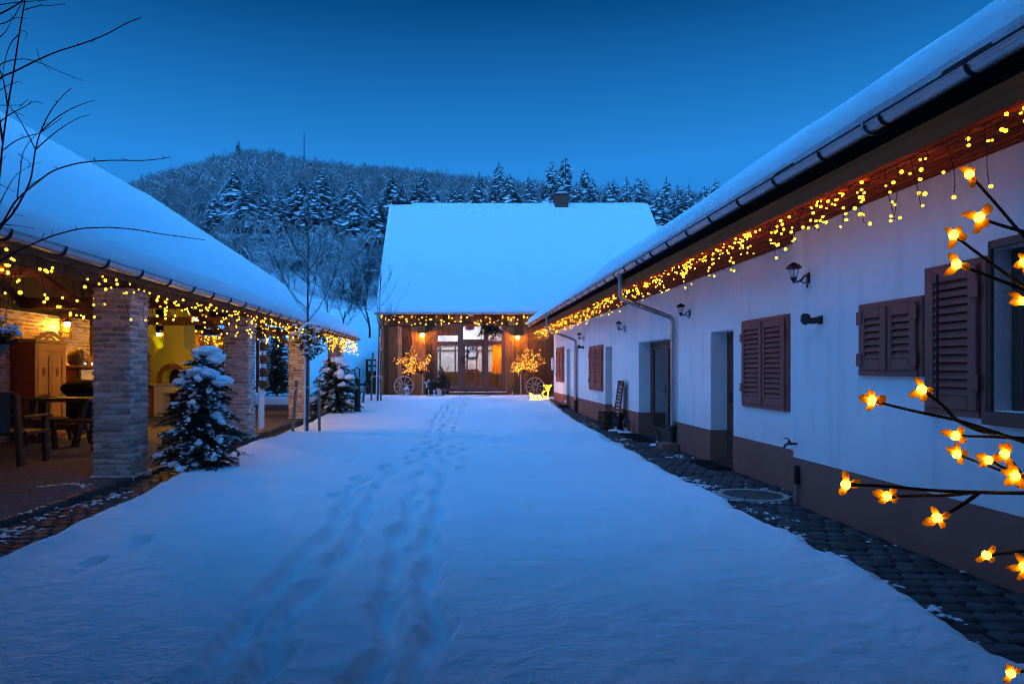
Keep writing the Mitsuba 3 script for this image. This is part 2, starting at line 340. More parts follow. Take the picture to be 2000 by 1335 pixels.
# ---- cobbled path along the farmhouse: a bed with every stone a piece of its own
bed = M().box(2.3, 4.6, -6, 31.0, -0.25, -0.025)
path = structure('cobbled_path', bed, 'joint_soil')
stones = []
row = 0
y = 2.4
while y < 30.6:
    ln = 0.16
    for i in range(13):
        x = 2.55 + i * 0.155 + (0.077 if row % 2 else 0) + rng.normal(0, 0.005)
        if x + 0.07 > (3.80 if y < 7.72 else 4.11) or x + 0.08 < right_edge(np.array(y)) - 0.28: continue
        lift = 0.19 * float(sst(21, 28.5, np.array(y)))
        stones.append((x, y + rng.normal(0, 0.006), lift + rng.uniform(-0.012, 0.004), 0.143 * rng.uniform(0.92, 1.0), 0.147 * rng.uniform(0.92, 1.02), rng.integers(3), rng.normal(0, 0.05)))
    y += ln; row += 1
stones.sort(key=lambda s: s[1])
many = [M(), M(), M()]
for k, (x, y, z, a, b, c, r) in enumerate(stones):
    R = rotz(r) @ rotx(rng.normal(0, 0.02)) @ roty(rng.normal(0, 0.03))
    if k < 300: part(path, 'cobblestone', M().obox((x, y, z - 0.05), (a, b, 0.1), R, 0.018), COB[c], 40)
    else: many[c].obox((x, y, z - 0.05), (a, b, 0.1), R, 0.018)
for c in range(3): part(path, 'far_cobbles', many[c], COB[c], 40, kind='stuff')
# snow blown onto the path and lumps cleared to its edge
crumbs = M()
def scatter(n, x, y, z, sx, sy, r0, r1, flat_):
    for _ in range(n):
        cx, cy = x + rng.normal(0, sx), y + rng.normal(0, sy)
        if -3.80 < cx < float(right_edge(np.array(cy))) - .1 or cx > (3.76 if cy < 7.75 else 4.08): continue
        r = rng.uniform(r0, r1); crumbs.lump((cx, cy, z), (r * rng.uniform(1, 2.4), r * rng.uniform(1, 2.4), r * flat_), rng, 1)
for y in np.concatenate([np.arange(2.8, 9.0, .42), np.arange(9, 20, 1.1)]):     # thin drifts left along the edge of the cobbles
    yy = y + rng.uniform(-.2, .2); scatter(rng.integers(3, 12), float(right_edge(np.array(yy))) + abs(rng.normal(.02, .06)), yy, -.006, .035, .12, .004, .016, .5)
for _ in range(9): scatter(rng.integers(2, 7), rng.uniform(3.15, 3.9), rng.uniform(3.2, 9.5), -.006, .05, .07, .004, .012, .5)
for x, y, n in ((3.15, 8.75, 30), (3.2, 9.2, 22), (3.9, 8.5, 10), (3.05, 8.0, 30), (3.95, 13.6, 8), (3.75, 11.6, 12), (3.6, 14.4, 10), (3.7, 17.5, 14), (3.7, 18.4, 16)): scatter(n, x, y, -.005, .10, .10, .005, .020, .5)
for x, y, n in ((-4.15, 8.25, 34), (-4.25, 7.8, 20), (-4.2, 6.5, 26), (-4.15, 6.0, 18), (-4.3, 7.1, 14)): scatter(n, x, y, -.054, .09, .16, .006, .020, .45)
for i in range(60):
    a = i / 60 * 6.283; scatter(rng.integers(0, 2), 3.50 + .44 * math.cos(a), 8.05 + .44 * math.sin(a), -.004, .025, .025, .006, .018, .5)
for i in range(46):
    a = i / 45; scatter(1, -5.28 + .62 * a, 8.62 + .22 * math.sin(a * 3.1) , .003, .02, .03, .006, .018, .35)
for y in np.arange(5.4, 7.4, .16): scatter(3, -4.47, y, .006, .02, .06, .006, .016, .4)
structure('scattered_snow', crumbs, 'snow_plain', True, 'stuff')
for k, (u, v, r) in enumerate([(1187, 858, 0.07), (1195, 863, 0.06), (1201, 866, 0.075), (1210, 872, 0.10), (1218, 877, 0.06), (1107, 792, 0.09)]):
    y = F * 1.44 / (v - 718) if v > 800 else 25.5; b = M(); x = U(u, y)
    b.lump((x, y, 0.03 if y < 20 else 0.24), (r, r, r * 0.9), rng, 2, 0.3); b.lump((x + r * .6, y + .05, 0.0 if y < 20 else 0.2), (r * .7, r * .8, r * 0.6), rng, 2, 0.3)
    tag(put(num('snow_lump'), b, 'snow_plain', True), 'double snow lump at the far end of the cobbled path near the reindeer' if k == 5 else f'{ORD[k]} snow lump from the left at the path edge opposite the chalkboard', 'snow lump', 'snow lumps along the path edge')

# ---- pavilion floor, its kerb and the sunken cobbled strip
structure('pavilion_floor', M().box(-20, -4.56, 0.5, 28.0, -0.3, 0.0), 'gravel_floor')
strip = structure('cobbled_strip', M().box(-4.45, -3.3, -2, 28, -0.45, -0.075), 'joint_soil')
k = 0; y = 4.6
while y < 10.4:
    for i in range(6):
        x = -4.36 + i * 0.15 + (0.07 if k % 2 else 0)
        part(strip, 'cobblestone', M().obox((x, y + rng.normal(0, 0.006), -0.105 + rng.uniform(-.01, .006)), (0.138, 0.14, 0.1), rotz(rng.normal(0, .05)) @ roty(rng.normal(0, .03)), 0.018), COB[rng.integers(3)], 40)
    y += 0.155; k += 1
kerb = tag(num('kerb'), kind='structure')
y = 2.2
while y < 28:
    ln = rng.uniform(0.34, 0.42)
    part(kerb, 'kerb_stone', M().obox((-4.50 + rng.normal(0, .004), y + ln / 2, -0.10 + rng.normal(0, .004)), (0.12, ln - 0.022, 0.21), rotz(rng.normal(0, .01)), 0.018), COB[rng.integers(2)], 40)
    y += ln
# manhole cover with its ring
mk = thing('manhole_cover', 'round iron manhole cover set in a ring in the cobbled path', 'manhole cover')
part(mk, 'ring', M().lathe([(0.40, -.05), (0.40, 0.012), (0.335, 0.012), (0.335, -.02)], (3.50, 8.05, 0), 40), 'weathered', 30)
part(mk, 'lid', M().lathe([(0.330, -.03), (0.330, 0.008), (0.30, 0.012), (0.22, 0.012), (0.21, 0.006), (0.12, 0.006), (0.11, 0.012), (0.0001, 0.012)], (3.50, 8.05, 0), 40), 'worn_iron', 30)
# ================================================================ roofs covered with snow
def roof_snow(O, A, B, la, lb, thick, seed, na, nb, wave=0.05, edges=(1, 1, 1, 0), skirt=0.02):
    """A blanket of snow on the plane O + a*A + b*B (0<=a<=la along the eave, 0<=b<=lb up the slope); edges: which of a0, a1, b0, b1 are rounded."""
    A, B = np.asarray(A, float), np.asarray(B, float); N = np.cross(A, B); N = N if N[2] > 0 else -N
    def spaced(l, n, e0, e1):
        t = np.linspace(0, 1, n) * l; ex = [0.012, 0.03, 0.06, 0.10, 0.15, 0.22]
        if e0: t = np.concatenate([ex, t])
        if e1: t = np.concatenate([l - np.array(ex), t])
        return np.unique(np.round(np.clip(t, 0, l), 4))
    a, b = spaced(la, na, edges[0], edges[1]), spaced(lb, nb, edges[2], edges[3])
    GA, GB = np.meshgrid(a, b, indexing='ij')
    d = np.full(GA.shape, 9.0)
    for on, x in zip(edges, (GA, la - GA, GB, lb - GB)):
        if on: d = np.minimum(d, x)
    P = np.stack([GA, GB, 0 * GA], -1)
    h = thick * (1 - 0.85 * np.exp(-d / 0.09)) + wave * 2 * (meshkit.fbm(P * 0.45 + seed, 3, seed) - 0.5) * np.clip(d / 0.3, 0.25, 1) + 0.014 * (meshkit.fbm(P * 5 + seed, 2, seed + 1) - 0.5)
    h = np.maximum(h, 0.01)
    out = np.where(d < 0.25, 0.05 * (meshkit.fbm(P * np.array([2.2, 2.2, 1]) + seed, 3, seed + 2) - 0.35), 0)
    pts = np.asarray(O, float) + GA[..., None] * A + GB[..., None] * B + h[..., None] * N
    if edges[2]: pts = pts - B * (out * np.clip(1 - GB / 0.25, 0, 1))[..., None]
    low = np.asarray(O, float) + GA[..., None] * A + GB[..., None] * B - skirt * N
    n0, n1 = GA.shape; idx = np.arange(n0 * n1).reshape(n0, n1)
    q = np.stack([idx[:-1, :-1], idx[1:, :-1], idx[1:, 1:], idx[:-1, 1:]], -1).reshape(-1, 4)
    m = M().raw(pts.reshape(-1, 3), q)
    for line_t, line_b in ((pts[0], low[0]), (pts[-1], low[-1]), (pts[:, 0], low[:, 0]), (pts[:, -1], low[:, -1])):
        k = len(line_t); i = np.arange(k - 1)
        m.raw(np.vstack([line_t, line_b]), np.stack([i, i + 1, i + 1 + k, i + k], 1))
    return m

def gutter_mesh(p, q, r, sides=9, t=0.006):
    """A half-round gutter from p to q, open at the top, with rolled front bead."""
    p, q = np.asarray(p, float), np.asarray(q, float); R = frame(q - p)
    g = np.linspace(-math.pi, 0, sides); ring = np.concatenate([np.stack([np.cos(g) * r, np.sin(g) * r], 1), np.stack([np.cos(g[::-1]) * (r - t), np.sin(g[::-1]) * (r - t)], 1)])
    k = len(ring); pts = np.stack([c + ring @ R[:, :2].T for c in (p, q)]).reshape(-1, 3); i = np.arange(k)
    m = M().raw(pts, np.stack([i, (i + 1) % k, (i + 1) % k + k, i + k], 1))
    for s in (-1, 1): m.tube([p + R[:, 0] * s * r, q + R[:, 0] * s * r], 0.009, 6)
    return m
def gutter_hoop(c, d, r):
    R = frame(d); g = np.linspace(-math.pi - 0.25, 0.25, 12)
    return M().tube([np.asarray(c) + R[:, 0] * math.cos(a) * r + R[:, 1] * math.sin(a) * r for a in g], 0.011, 5)

# ================================================================ farmhouse on the right
fh = thing('farmhouse', 'long white farmhouse with brown plinth and shutters and snowy roof on the right', 'farmhouse')
XL, XR, YS = 4.13, 3.81, 7.70
DOORS = {'G': (10.15, 11.05, 0.02, 2.08), 'F': (13.10, 15.40, 0.02, 2.08), 'E': (18.0, 18.85, 0.03, 2.08), 'C': (23.0, 23.8, 0.12, 2.20), 'B': (24.6, 25.4, 0.15, 2.20)}
WINK = (3.75, 4.83, 1.20, 2.34)
def wall_piece(x, th, y0, y1, z0, z1, holes):
    p = sbox(y0, z0, y1, z1)
    for h in holes: p = p.difference(sbox(h[0], h[2], h[1], h[3]))
    return M().poly(p, th, lambda v: np.stack([x + v[:, 2], v[:, 0], v[:, 1]], 1))
H = list(DOORS.values())
w = wall_piece(XL, 0.40, YS, 28.7, 0.50, 3.02, H); w.v += []
part(fh, 'wall', w, 'plaster')
part(fh, 'wall', wall_piece(XR, 0.72, -6, YS, 0.50, 3.02, [WINK]), 'plaster')
ends = sorted((h[0], h[1]) for h in H)
for a, b in zip([YS] + [e[1] for e in ends], [e[0] for e in ends] + [28.7]): part(fh, 'plinth', wall_piece(XL - 0.005, 0.405, a, b, -0.2, 0.50, []), 'plinth')
part(fh, 'plinth', wall_piece(XR - 0.005, 0.725, -6, YS, -0.2, 0.50, []), 'plinth')
rest = M().box(10.4, 10.8, -6, 28.7, -0.2, 3.3).box(4.55, 10.38, -6, -5.7, -0.2, 3.02).box(4.55, 10.38, 28.4, 28.7, -0.2, 3.02)
for yy in (-5.9, 28.35):
    rest.poly(Polygon([(3.4, 3.03), (11.6, 3.03), (7.5, 5.9)]), 0.3, lambda v, yy=yy: np.stack([v[:, 0], yy + 0.3 - v[:, 2], v[:, 1]], 1))
part(fh, 'wall', rest, 'plaster')
part(fh, 'floor', M().box(4.14, 10.38, -5.7, 28.4, -0.1, 0.015), 'dark_wood')
part(fh, 'ceiling', M().box(4.14, 10.4, -5.7, 28.4, 3.05, 3.09), 'plaster')
for yy in (9.2, 12.2, 16.8, 21.5): part(fh, 'inner_wall', M().box(4.545, 10.35, yy, yy + 0.12, 0.02, 3.02), 'plaster')
# eaves: soffit boards, fascia, roof deck, snow
bw = (XL - 3.225) / 11
for i in range(11):
    x0 = 3.225 + i * bw
    part(fh, 'soffit_board', M().box(x0 + 0.013, x0 + bw - 0.013, -6, 28.68, 3.024, 3.044, 0.004), 'maroon' if i % 2 else 'maroon_dark')
part(fh, 'fascia', M().box(3.16, 3.222, -6, 28.68, 2.995, 3.155, 0.006), 'maroon')
part(fh, 'back_board', M().box(3.29, 3.31, -6, 28.68, 3.05, 3.40), 'bark')
ev, rd = np.array([3.02, 0, 3.345]), np.array([7.5, 0, 6.37])
Bd = (rd - ev) / np.linalg.norm(rd - ev); Lb = np.linalg.norm(rd - ev); Nd = np.array([-Bd[2], 0, Bd[0]])
deck = M()
for s in (1, -1):
    e, r = ev.copy(), rd.copy()
    if s < 0: e[0] = 15 - e[0]
    mid = (e + r) / 2; mid[1] = 11.35
    deck.obox(mid - np.array([Nd[0] * s, 0, Nd[2]]) * 0.035, (Lb, 34.7, 0.06), roty(-math.atan2(Bd[2], Bd[0]) * s))
roof = part(fh, 'roof', deck, 'dark_wood')
put(num(roof + '__snow_cover'), roof_snow((3.02, -6, 3.345), (0, 1, 0), Bd, 34.7, Lb + 0.10, 0.17, 3, 170, 26, 0.055), 'snow', True)
put(num(roof + '__snow_cover'), roof_snow((11.98, -6, 3.345), (0, 1, 0), (-Bd[0], 0, Bd[2]), 34.7, Lb + 0.10, 0.17, 5, 60, 16, 0.05), 'snow', True)
gk = part(fh, 'gutter', gutter_mesh((3.08, -6, 3.295), (3.08, 28.75, 3.295), 0.060), 'zinc', 40)
for y in np.arange(2.4, 28.6, 0.82):
    put(num(gk + '__bracket'), gutter_hoop((3.08, y, 3.297), (0, 1, 0), 0.067), 'bracket_dark', 40)
put(num(gk + '__joint'), gutter_hoop((3.08, 5.05, 3.297), (0, 1, 0), 0.071), 'zinc', 40)
put(num(gk + '__joint'), gutter_hoop((3.08, 11.1, 3.297), (0, 1, 0), 0.071), 'zinc', 40)
for yp in (12.75, 23.05):
    xw = XL - 0.075
    d = M().lathe([(0.075, 0), (0.05, -0.10), (0.043, -0.16)], (3.08, yp, 3.25), 14)
    d.tube([(3.08, yp, 3.10), (3.08, yp, 2.86), (3.10, yp, 2.80), (3.16, yp, 2.76), (xw - 0.06, yp, 2.46), (xw - 0.01, yp, 2.41), (xw, yp, 2.33), (xw, yp, 0.42)], 0.043, 14)
    for z in (2.1, 1.2, 0.6): d.lathe([(0.050, -0.02), (0.052, 0), (0.050, 0.02)], (xw, yp, z), 14)
    dk = part(fh, 'downpipe', d, 'zinc', 40)
    put(num(dk + '__cast_foot'), M().lathe([(0.062, 0.43), (0.070, 0.40), (0.070, 0.36), (0.055, 0.34), (0.055, 0.0)], (xw, yp, 0), 14), 'cast_iron', 40)
    if yp < 15: put(num(dk + '__splash_block'), M().box(xw - 0.26, xw + 0.07, yp - 0.2, yp + 0.2, -0.03, 0.11, 0.02), 'plinth')
# doors
def add_door(name, y0, y1, z0, z1, kind):
    x = XL + 0.26; f = M(); t = 0.075
    f.box(x, x + 0.07, y0, y0 + t, z0, z1, .006).box(x, x + 0.07, y1 - t, y1, z0, z1, .006).box(x, x + 0.07, y0 + t, y1 - t, z1 - t, z1, .006).box(x - .05, x + 0.12, y0 + .002, y1 - .002, z0 - 0.05, z0 + 0.03, .006)
    k = part(fh, 'door', f, 'door_brown')
    lv = 2 if kind == 'double' else 1
    w = (y1 - y0 - 2 * t) / lv
    for i in range(lv):
        a, b = y0 + t + i * w + .004, y0 + t + (i + 1) * w - .004; s = 0.10; xl = x + 0.012
        lo = z0 + 0.035; hi = z1 - t - .005
        leaf = M().box(xl, xl + .05, a, a + s, lo, hi, .006).box(xl, xl + .05, b - s, b, lo, hi, .006).box(xl, xl + .05, a + s, b - s, hi - s, hi, .006).box(xl, xl + .05, a + s, b - s, lo, lo + 0.16, .006)
        zm = 0.62 if kind == 'half' else None
        if zm: leaf.box(xl, xl + .05, a + s, b - s, zm, zm + .1, .006)
        put(num(k + '__leaf'), leaf, 'door_brown')
        if zm: put(num(k + '__panel'), M().box(xl + .015, xl + .035, a + s - .005, b - s + .005, lo + .15, zm + .01, .004), 'door_brown')
        put(num(k + '__pane'), M().raw([(xl + .025, a + s - .01, zm + .09 if zm else lo + .15), (xl + .025, b - s + .01, zm + .09 if zm else lo + .15), (xl + .025, b - s + .01, hi - s + .01), (xl + .025, a + s - .01, hi - s + .01)], [[0, 3, 2, 1]]), 'pane')
        hy = (b - 0.05 if i == 0 else a + .05)
        if lv == 1 or i == 1: put(num(k + '__handle'), M().tube([(xl, hy, 1.05), (xl - .05, hy, 1.05), (xl - .055, hy + .11 * (1 if hy < (a + b) / 2 else -1), 1.05)], .009, 6).box(xl - .008, xl - .001, hy - .018, hy + .018, .93, 1.13), 'black_iron', 40)
    return k
add_door('G', *DOORS['G'], 'half'); add_door('F', *DOORS['F'], 'double'); add_door('E', *DOORS['E'], 'half'); add_door('C', *DOORS['C'], 'half'); add_door('B', *DOORS['B'], 'half')
# louvred shutters, closed over their windows
def add_shutter(x, y0, y1, z0, z1, leaves, slats, proud=0.05, casing=True, label=None):
    c, back = M(), M(); e = 0.05 if casing else 0.0
    if casing:
        c.box(x - 0.035, x + .01, y0, y0 + e, z0, z1, .005).box(x - 0.035, x + .01, y1 - e, y1, z0, z1, .005).box(x - 0.035, x + .01, y0 + e, y1 - e, z1 - e, z1, .005).box(x - 0.05, x + .01, y0 + e, y1 - e, z0, z0 + e, .005)
    w = (y1 - y0 - 2 * e) / leaves; spans = []
    for i in range(leaves):
        a, b = y0 + e + i * w + .004, y0 + e + (i + 1) * w - .004; s = min(0.085, w * 0.2); x0, x1 = x - proud - .012, x - .012
        c.box(x0, x1, a, a + s, z0 + e, z1 - e, .006).box(x0, x1, b - s, b, z0 + e, z1 - e, .006)
        c.box(x0, x1, a + s, b - s, z1 - e - .09, z1 - e, .006).box(x0, x1, a + s, b - s, z0 + e, z0 + e + .10, .006)
        back.box(x - .012, x - .004, a + s, b - s, z0 + e + .1, z1 - e - .09)
        spans.append((a + s, b - s))
        for hz in (z0 + 0.22 * (z1 - z0), z0 + 0.80 * (z1 - z0)):
            if i == leaves - 1 and leaves > 1: c.box(x0 - .012, x0, b - .05, b + .03, hz - .06, hz + .06, .004)
            if i == 0: c.box(x0 - .012, x0, a - .03, a + .05, hz - .06, hz + .06, .004)
    if leaves == 2: c.box(x - proud - .03, x - proud - .008, (y0 + y1) / 2 - .03, (y0 + y1) / 2 + .03, z0 + e, z1 - e, .006)
    k = part(fh, 'shutter', c, 'shutter_brown', label=label)
    put(num(k + '__backing'), back, 'bark')
    lo, hi = z0 + e + .10, z1 - e - .09; p = (hi - lo) / slats
    for a, b in spans:
        for j in range(slats):
            put(num(k + '__slat'), M().obox((x - .012 - proud * .55, (a + b) / 2, lo + (j + .5) * p), (0.012, b - a + .004, p * 1.02), roty(0.55), .003), 'shutter_brown')
    return k
add_shutter(XL, 8.42, 9.78, 0.96, 2.17, 2, 14)
add_shutter(XL, 19.05, 20.95, 0.85, 2.16, 2, 13)
add_shutter(XL, 25.95, 27.75, 0.96, 2.32, 2, 13)
add_shutter(XR, 5.52, 6.40, 1.43, 2.09, 2, 6)
sj = add_shutter(XR - 0.0, 4.86, 5.50, 1.14, 2.30, 1, 14, proud=0.055, label='large louvred shutter folded open flat on the wall')
put(num(sj + '__control_rod'), M().tube([(XR - .10, 5.26, 1.25), (XR - .10, 5.26, 2.22)], .010, 6), 'black_iron', 40)
# window behind the open shutter
y0, y1, z0, z1 = WINK
wf = M().box(XR - .03, XR + .25, y0 - .06, y0, z0 - .06, z1 + .06, .006).box(XR - .03, XR + .25, y1, y1 + .025, z0 - .06, z1 + .06, .006).box(XR - .03, XR + .25, y0, y1, z1, z1 + .06, .006).box(XR - .07, XR + .25, y0 - .1, y1 + .03, z0 - .10, z0 - .005, .006)
wf.box(XR + .12, XR + .19, y0, y0 + .08, z0, z1, .006).box(XR + .12, XR + .19, y1 - .10, y1, z0, z1, .006).box(XR + .12, XR + .19, y0 + .08, y1 - .1, z1 - .08, z1, .006).box(XR + .12, XR + .19, y0 + .08, y1 - .1, z0, z0 + .09, .006)
kw = part(fh, 'window', wf, 'door_brown')
put(num(kw + '__pane'), M().raw([(XR + .155, y0 + .07, z0 + .08), (XR + .155, y1 - .09, z0 + .08), (XR + .155, y1 - .09, z1 - .07), (XR + .155, y0 + .07, z1 - .07)], [[0, 3, 2, 1]]), 'pane')
put(num(kw + '__curtain'), M().box(XR + .28, XR + .30, y0, y1, z0, z1), 'cream')

# ================================================================ barn at the end of the yard
bn = thing('barn', 'dark timber barn with glazed entrance and steep snow covered roof closing the yard', 'barn')
BX0, BX1, BY = -3.36, 10.3, 31.0
EX0, EX1, EZ0, EZ1 = -0.95, 2.24, 0.42, 3.52
walls = M().poly(sbox(BX0, 0.0, 10.3, 4.22).difference(sbox(EX0, EZ0, EX1, EZ1)), 0.2, lambda v: np.stack([v[:, 0], BY + .03 + 0.2 - v[:, 2], v[:, 1]], 1))
walls.box(BX0, BX0 + .2, BY + .232, 43.2, 0, 4.22).box(BX1 - .2, BX1, BY + .232, 43.2, 0, 4.22).box(BX0 + .2, BX1 - .2, 43.0, 43.2, 0, 4.22)
for xx in (BX0 + .01, BX1 - .19):
    walls.poly(Polygon([(31.0, 4.222), (43.2, 4.222), (37.1, 10.1)]), 0.18, lambda v, xx=xx: np.stack([xx + v[:, 2], v[:, 0], v[:, 1]], 1))
part(bn, 'wall', walls, 'plank3')
part(bn, 'floor', M().box(BX0 + .2, BX1 - .2, BY + .24, 43.0, 0.2, 0.44), 'dark_wood')
x = BX0 - 0.02; r2 = np.random.default_rng(5)
def plank(x0, x1, z0, z1, k, y=BY): part(bn, 'plank', M().box(x0 + .004, x1 - .004, y - .012 + r2.uniform(-.009, .006), y + .028, z0, z1, .005), PLANK[k])
while x < 5.2:
    wd = r2.choice([0.20, 0.26, 0.32, 0.42]); x1 = x + wd; k = int(r2.choice(4, p=[.3, .32, .16, .22]))
    if x1 > EX0 and x < EX1:
        if x < EX0 - .08: x1 = EX0
        else: x = EX1; continue
    plank(x, x1, 0.26 + r2.uniform(-.02, .02), 3.40 + r2.uniform(-.02, .02), k); x = x1
x = BX0 - 0.02
while x < 6.0:
    wd = r2.choice([0.24, 0.32, 0.40]); k = int(r2.choice(4, p=[.2, .35, .1, .35]))
    plank(x, x + wd, 3.425 if not (x + wd > EX0 and x < EX1) else EZ1 + .06, 4.16, k, BY - .02); x += wd
# corner and door casings
part(bn, 'plank', M().box(BX0 - .05, BX0 + .09, BY - .045, BY - .005, 0.26, 4.15, .006), 'plank0')
ent = M()
def post(x0, x1, z0, z1, y=BY - 0.02, d=0.12): ent.box(x0, x1, y, y + d, z0, z1, .008)
post(EX0, EX0 + .13, EZ0, EZ1); post(EX1 - .15, EX1, EZ0, EZ1)
ML, MR = 0.10, 1.28           # the two mullions
post(ML, ML + .24, EZ0, EZ1); post(MR, MR + .20, EZ0, EZ1)
post(EX0 + .131, ML - .001, EZ1 - .12, EZ1); post(ML + .241, MR - .001, EZ1 - .12, EZ1); post(MR + .201, EX1 - .151, EZ1 - .12, EZ1)
post(EX0 + .131, ML - .001, 2.55, 2.70); post(ML + .241, MR - .001, 2.60, 2.80); post(MR + .201, EX1 - .151, 2.55, 2.74)
for a, b in ((EX0 + .131, ML - .001), (MR + .201, EX1 - .151)): post(a, b, EZ0, EZ0 + .18)
ek = part(bn, 'entrance', ent, 'door_brown', label='brown glazed entrance of three bays with transom lights')
put(num(ek + '__transom_panel'), M().box(EX0 + .131, ML - .001, BY + .0, BY + .04, 2.98, EZ1 - .121, .004), 'plank1')
def pane(x0, x1, z0, z1, y=BY + .03): put(num(ek + '__pane'), M().raw([(x0, y, z0), (x1, y, z0), (x1, y, z1), (x0, y, z1)], [[0, 1, 2, 3]]), 'pane')
pane(EX0 + .12, ML + .01, 2.69, 2.99); pane(ML + .23, MR + .01, 2.79, EZ1 - .11); pane(MR + .19, EX1 - .14, 2.73, EZ1 - .11)
pane(EX0 + .12, ML + .01, EZ0 + .17, 2.56); pane(MR + .19, EX1 - .14, EZ0 + .17, 2.56)
leaf = M()
for a, b in ((ML + .242, ML + .33), (MR - .09, MR - .002)): leaf.box(a, b, BY, BY + .06, EZ0 + .03, 2.595, .006)
leaf.box(ML + .331, MR - .091, BY, BY + .06, 2.49, 2.595, .006).box(ML + .331, MR - .091, BY, BY + .06, EZ0 + .03, EZ0 + .22, .006)
leaf.box((ML + MR + .24) / 2 + .12, (ML + MR + .24) / 2 + .17, BY, BY + .06, EZ0 + .221, 2.489, .006)
dk = put(num(ek + '__door'), leaf, 'door_brown'); pane(ML + .32, MR - .08, EZ0 + .21, 2.50)
put(num(ek + '__handle'), M().tube([(ML + .29, BY, 1.5), (ML + .29, BY - .05, 1.5), (ML + .38, BY - .05, 1.5)], .012, 6), 'black_iron', 40)
for z0, z1, y0, x0, x1 in ((0.14, 0.29, 30.05, -1.3, 2.55), (0.291, 0.43, 30.5, -.3, 2.3)):
    part(bn, 'step', M().box(x0, x1, y0, BY - .03, z0 - .3, z1, .012), 'plank1')
    sn = roof_snow((x0 + .01, y0, z1), (1, 0, 0), (0, 1, 0), x1 - x0 - .02, 0.16, .03, 4, 40, 5, .008, (1, 1, 1, 1), 0.0)
    part(bn, 'step_snow', sn, 'snow_plain', True)
# inside: pale back partition with a counter, seen through the glass
part(bn, 'inner_wall', M().box(BX0 + .2, 6.0, 34.6, 34.7, .445, 4.2), 'white_paint')
fr = M()
for x in (-.82, -.05, .55, 1.42, 2.6): fr.box(x, x + .07, 34.55, 34.595, .95, 2.62)
for z in (.95, 2.36, 2.62): fr.box(-2.05, 5.8, 34.53, 34.549, z, z + .06)
part(bn, 'inner_window_frame', fr, 'bark_grey', kind='stuff')
part(bn, 'inner_counter', M().box(-.7, 3.6, 33.9, 34.5, .45, 1.32, .01), 'plank1')
part(bn, 'inner_ceiling', M().box(BX0 + .2, 6.0, 31.26, 34.59, 4.1, 4.18), 'dark_wood')
for a, b in ((-2.2, -2.1), (5.9, 6.0)): part(bn, 'inner_wall', M().box(a, b, 31.26, 34.59, .445, 4.09), 'white_paint')
ob = thing('orange_curtain', 'glowing orange curtain behind the right hand pane of the barn entrance', 'curtain')
cv = np.linspace(0, 1, 29); cx = 1.68 + .52 * cv; cy = 31.42 + .02 * np.sin(cv * 44)
m = M()
for zz in (0, 1): pass
m.raw(np.concatenate([np.stack([cx, cy, cx * 0 + 1.25 + .03 * np.sin(cv * 17)], 1), np.stack([cx, cy, cx * 0 + 2.56], 1)]), np.stack([np.arange(28), np.arange(28) + 1, np.arange(28) + 30, np.arange(28) + 29], 1))
scene['orange_thin'] = {'type': 'principledthin', 'base_color': rgb(0.85, 0.30, 0.015), 'roughness': 0.8, 'diff_trans': 1.2, 'spec_trans': 0.0}
put(ob, m, 'orange_thin', True)
lk = thing('interior_lamp', 'small warm lamp behind the orange curtain inside the barn', 'lamp')
part(lk, 'shade', M().ball((1.95, 31.95, 2.1), .09, 2), 'bulb', True, **glow(95, 32, 2, 1.5))
part(lk, 'stand', M().tube([(1.95, 31.95, .44), (1.95, 31.95, 2.02)], .015, 6).lathe([(.0001, .47), (.14, .46), (.14, .445)], (1.95, 31.95, 0), 14), 'black_iron', 40)
lk = thing('ceiling_lamp', 'round white ceiling lamp inside the barn behind the glazed entrance', 'lamp')
part(lk, 'globe', M().ball((0.2, 32.9, 3.75), .14, 2), 'bulb', True, **glow(105, 130, 165, 3))
part(lk, 'rod', M().tube([(0.2, 32.9, 3.88), (0.2, 32.9, 4.10)], .012, 6), 'black_iron', 40)
# roof
ev, rd = np.array([0, 30.62, 3.98]), np.array([0, 37.1, 10.22]); Bd = (rd - ev) / np.linalg.norm(rd - ev); Lb = np.linalg.norm(rd - ev)
deck = M()
for s in (1, -1):
    mid = (ev + rd) / 2; mid = np.array([3.45, mid[1] if s > 0 else 74.2 - mid[1], mid[2]]) - np.array([0, -Bd[2] * s, Bd[1]]) * .045
    deck.obox(mid, (14.15, Lb, .08), rotx(math.atan2(Bd[2], Bd[1]) * s))
rk = part(bn, 'roof', deck, 'dark_wood')
put(num(rk + '__snow_cover'), roof_snow((-3.62, 30.62, 3.98), (1, 0, 0), Bd, 14.14, Lb + .12, .20, 7, 90, 46, .05), 'snow', True)
put(num(rk + '__snow_cover'), roof_snow((-3.62, 43.58, 3.98), (1, 0, 0), (0, -Bd[1], Bd[2]), 14.14, Lb + .12, .20, 9, 40, 20, .05), 'snow', True)
for i, x in enumerate((-3.45, -3.1, -2.75)):
    put(num(rk + '__ridge_tile'), M().beam((x, 37.05, 10.42), (x + .36, 37.05, 10.42), .34, .10, .03), 'bark')
gk = part(bn, 'gutter', gutter_mesh((-3.66, 30.56, 3.96), (10.5, 30.56, 3.96), .066), 'zinc', 40)
for x in np.arange(-3.3, 5, 0.9): put(num(gk + '__bracket'), gutter_hoop((x, 30.56, 3.962), (1, 0, 0), .074), 'bracket_dark', 40)
part(bn, 'downpipe', M().tube([(-3.5, 30.56, 3.9), (-3.5, 30.62, 3.7), (-3.46, 30.9, 3.45), (-3.46, 30.9, .3)], .043, 10), 'zinc', 40)
ch = part(bn, 'chimney', M().box(5.35, 6.05, 36.7, 37.5, 9.6, 10.80), 'chimney_brick')
r3 = np.random.default_rng(3); k = 0; z = 10.3
chb = M()
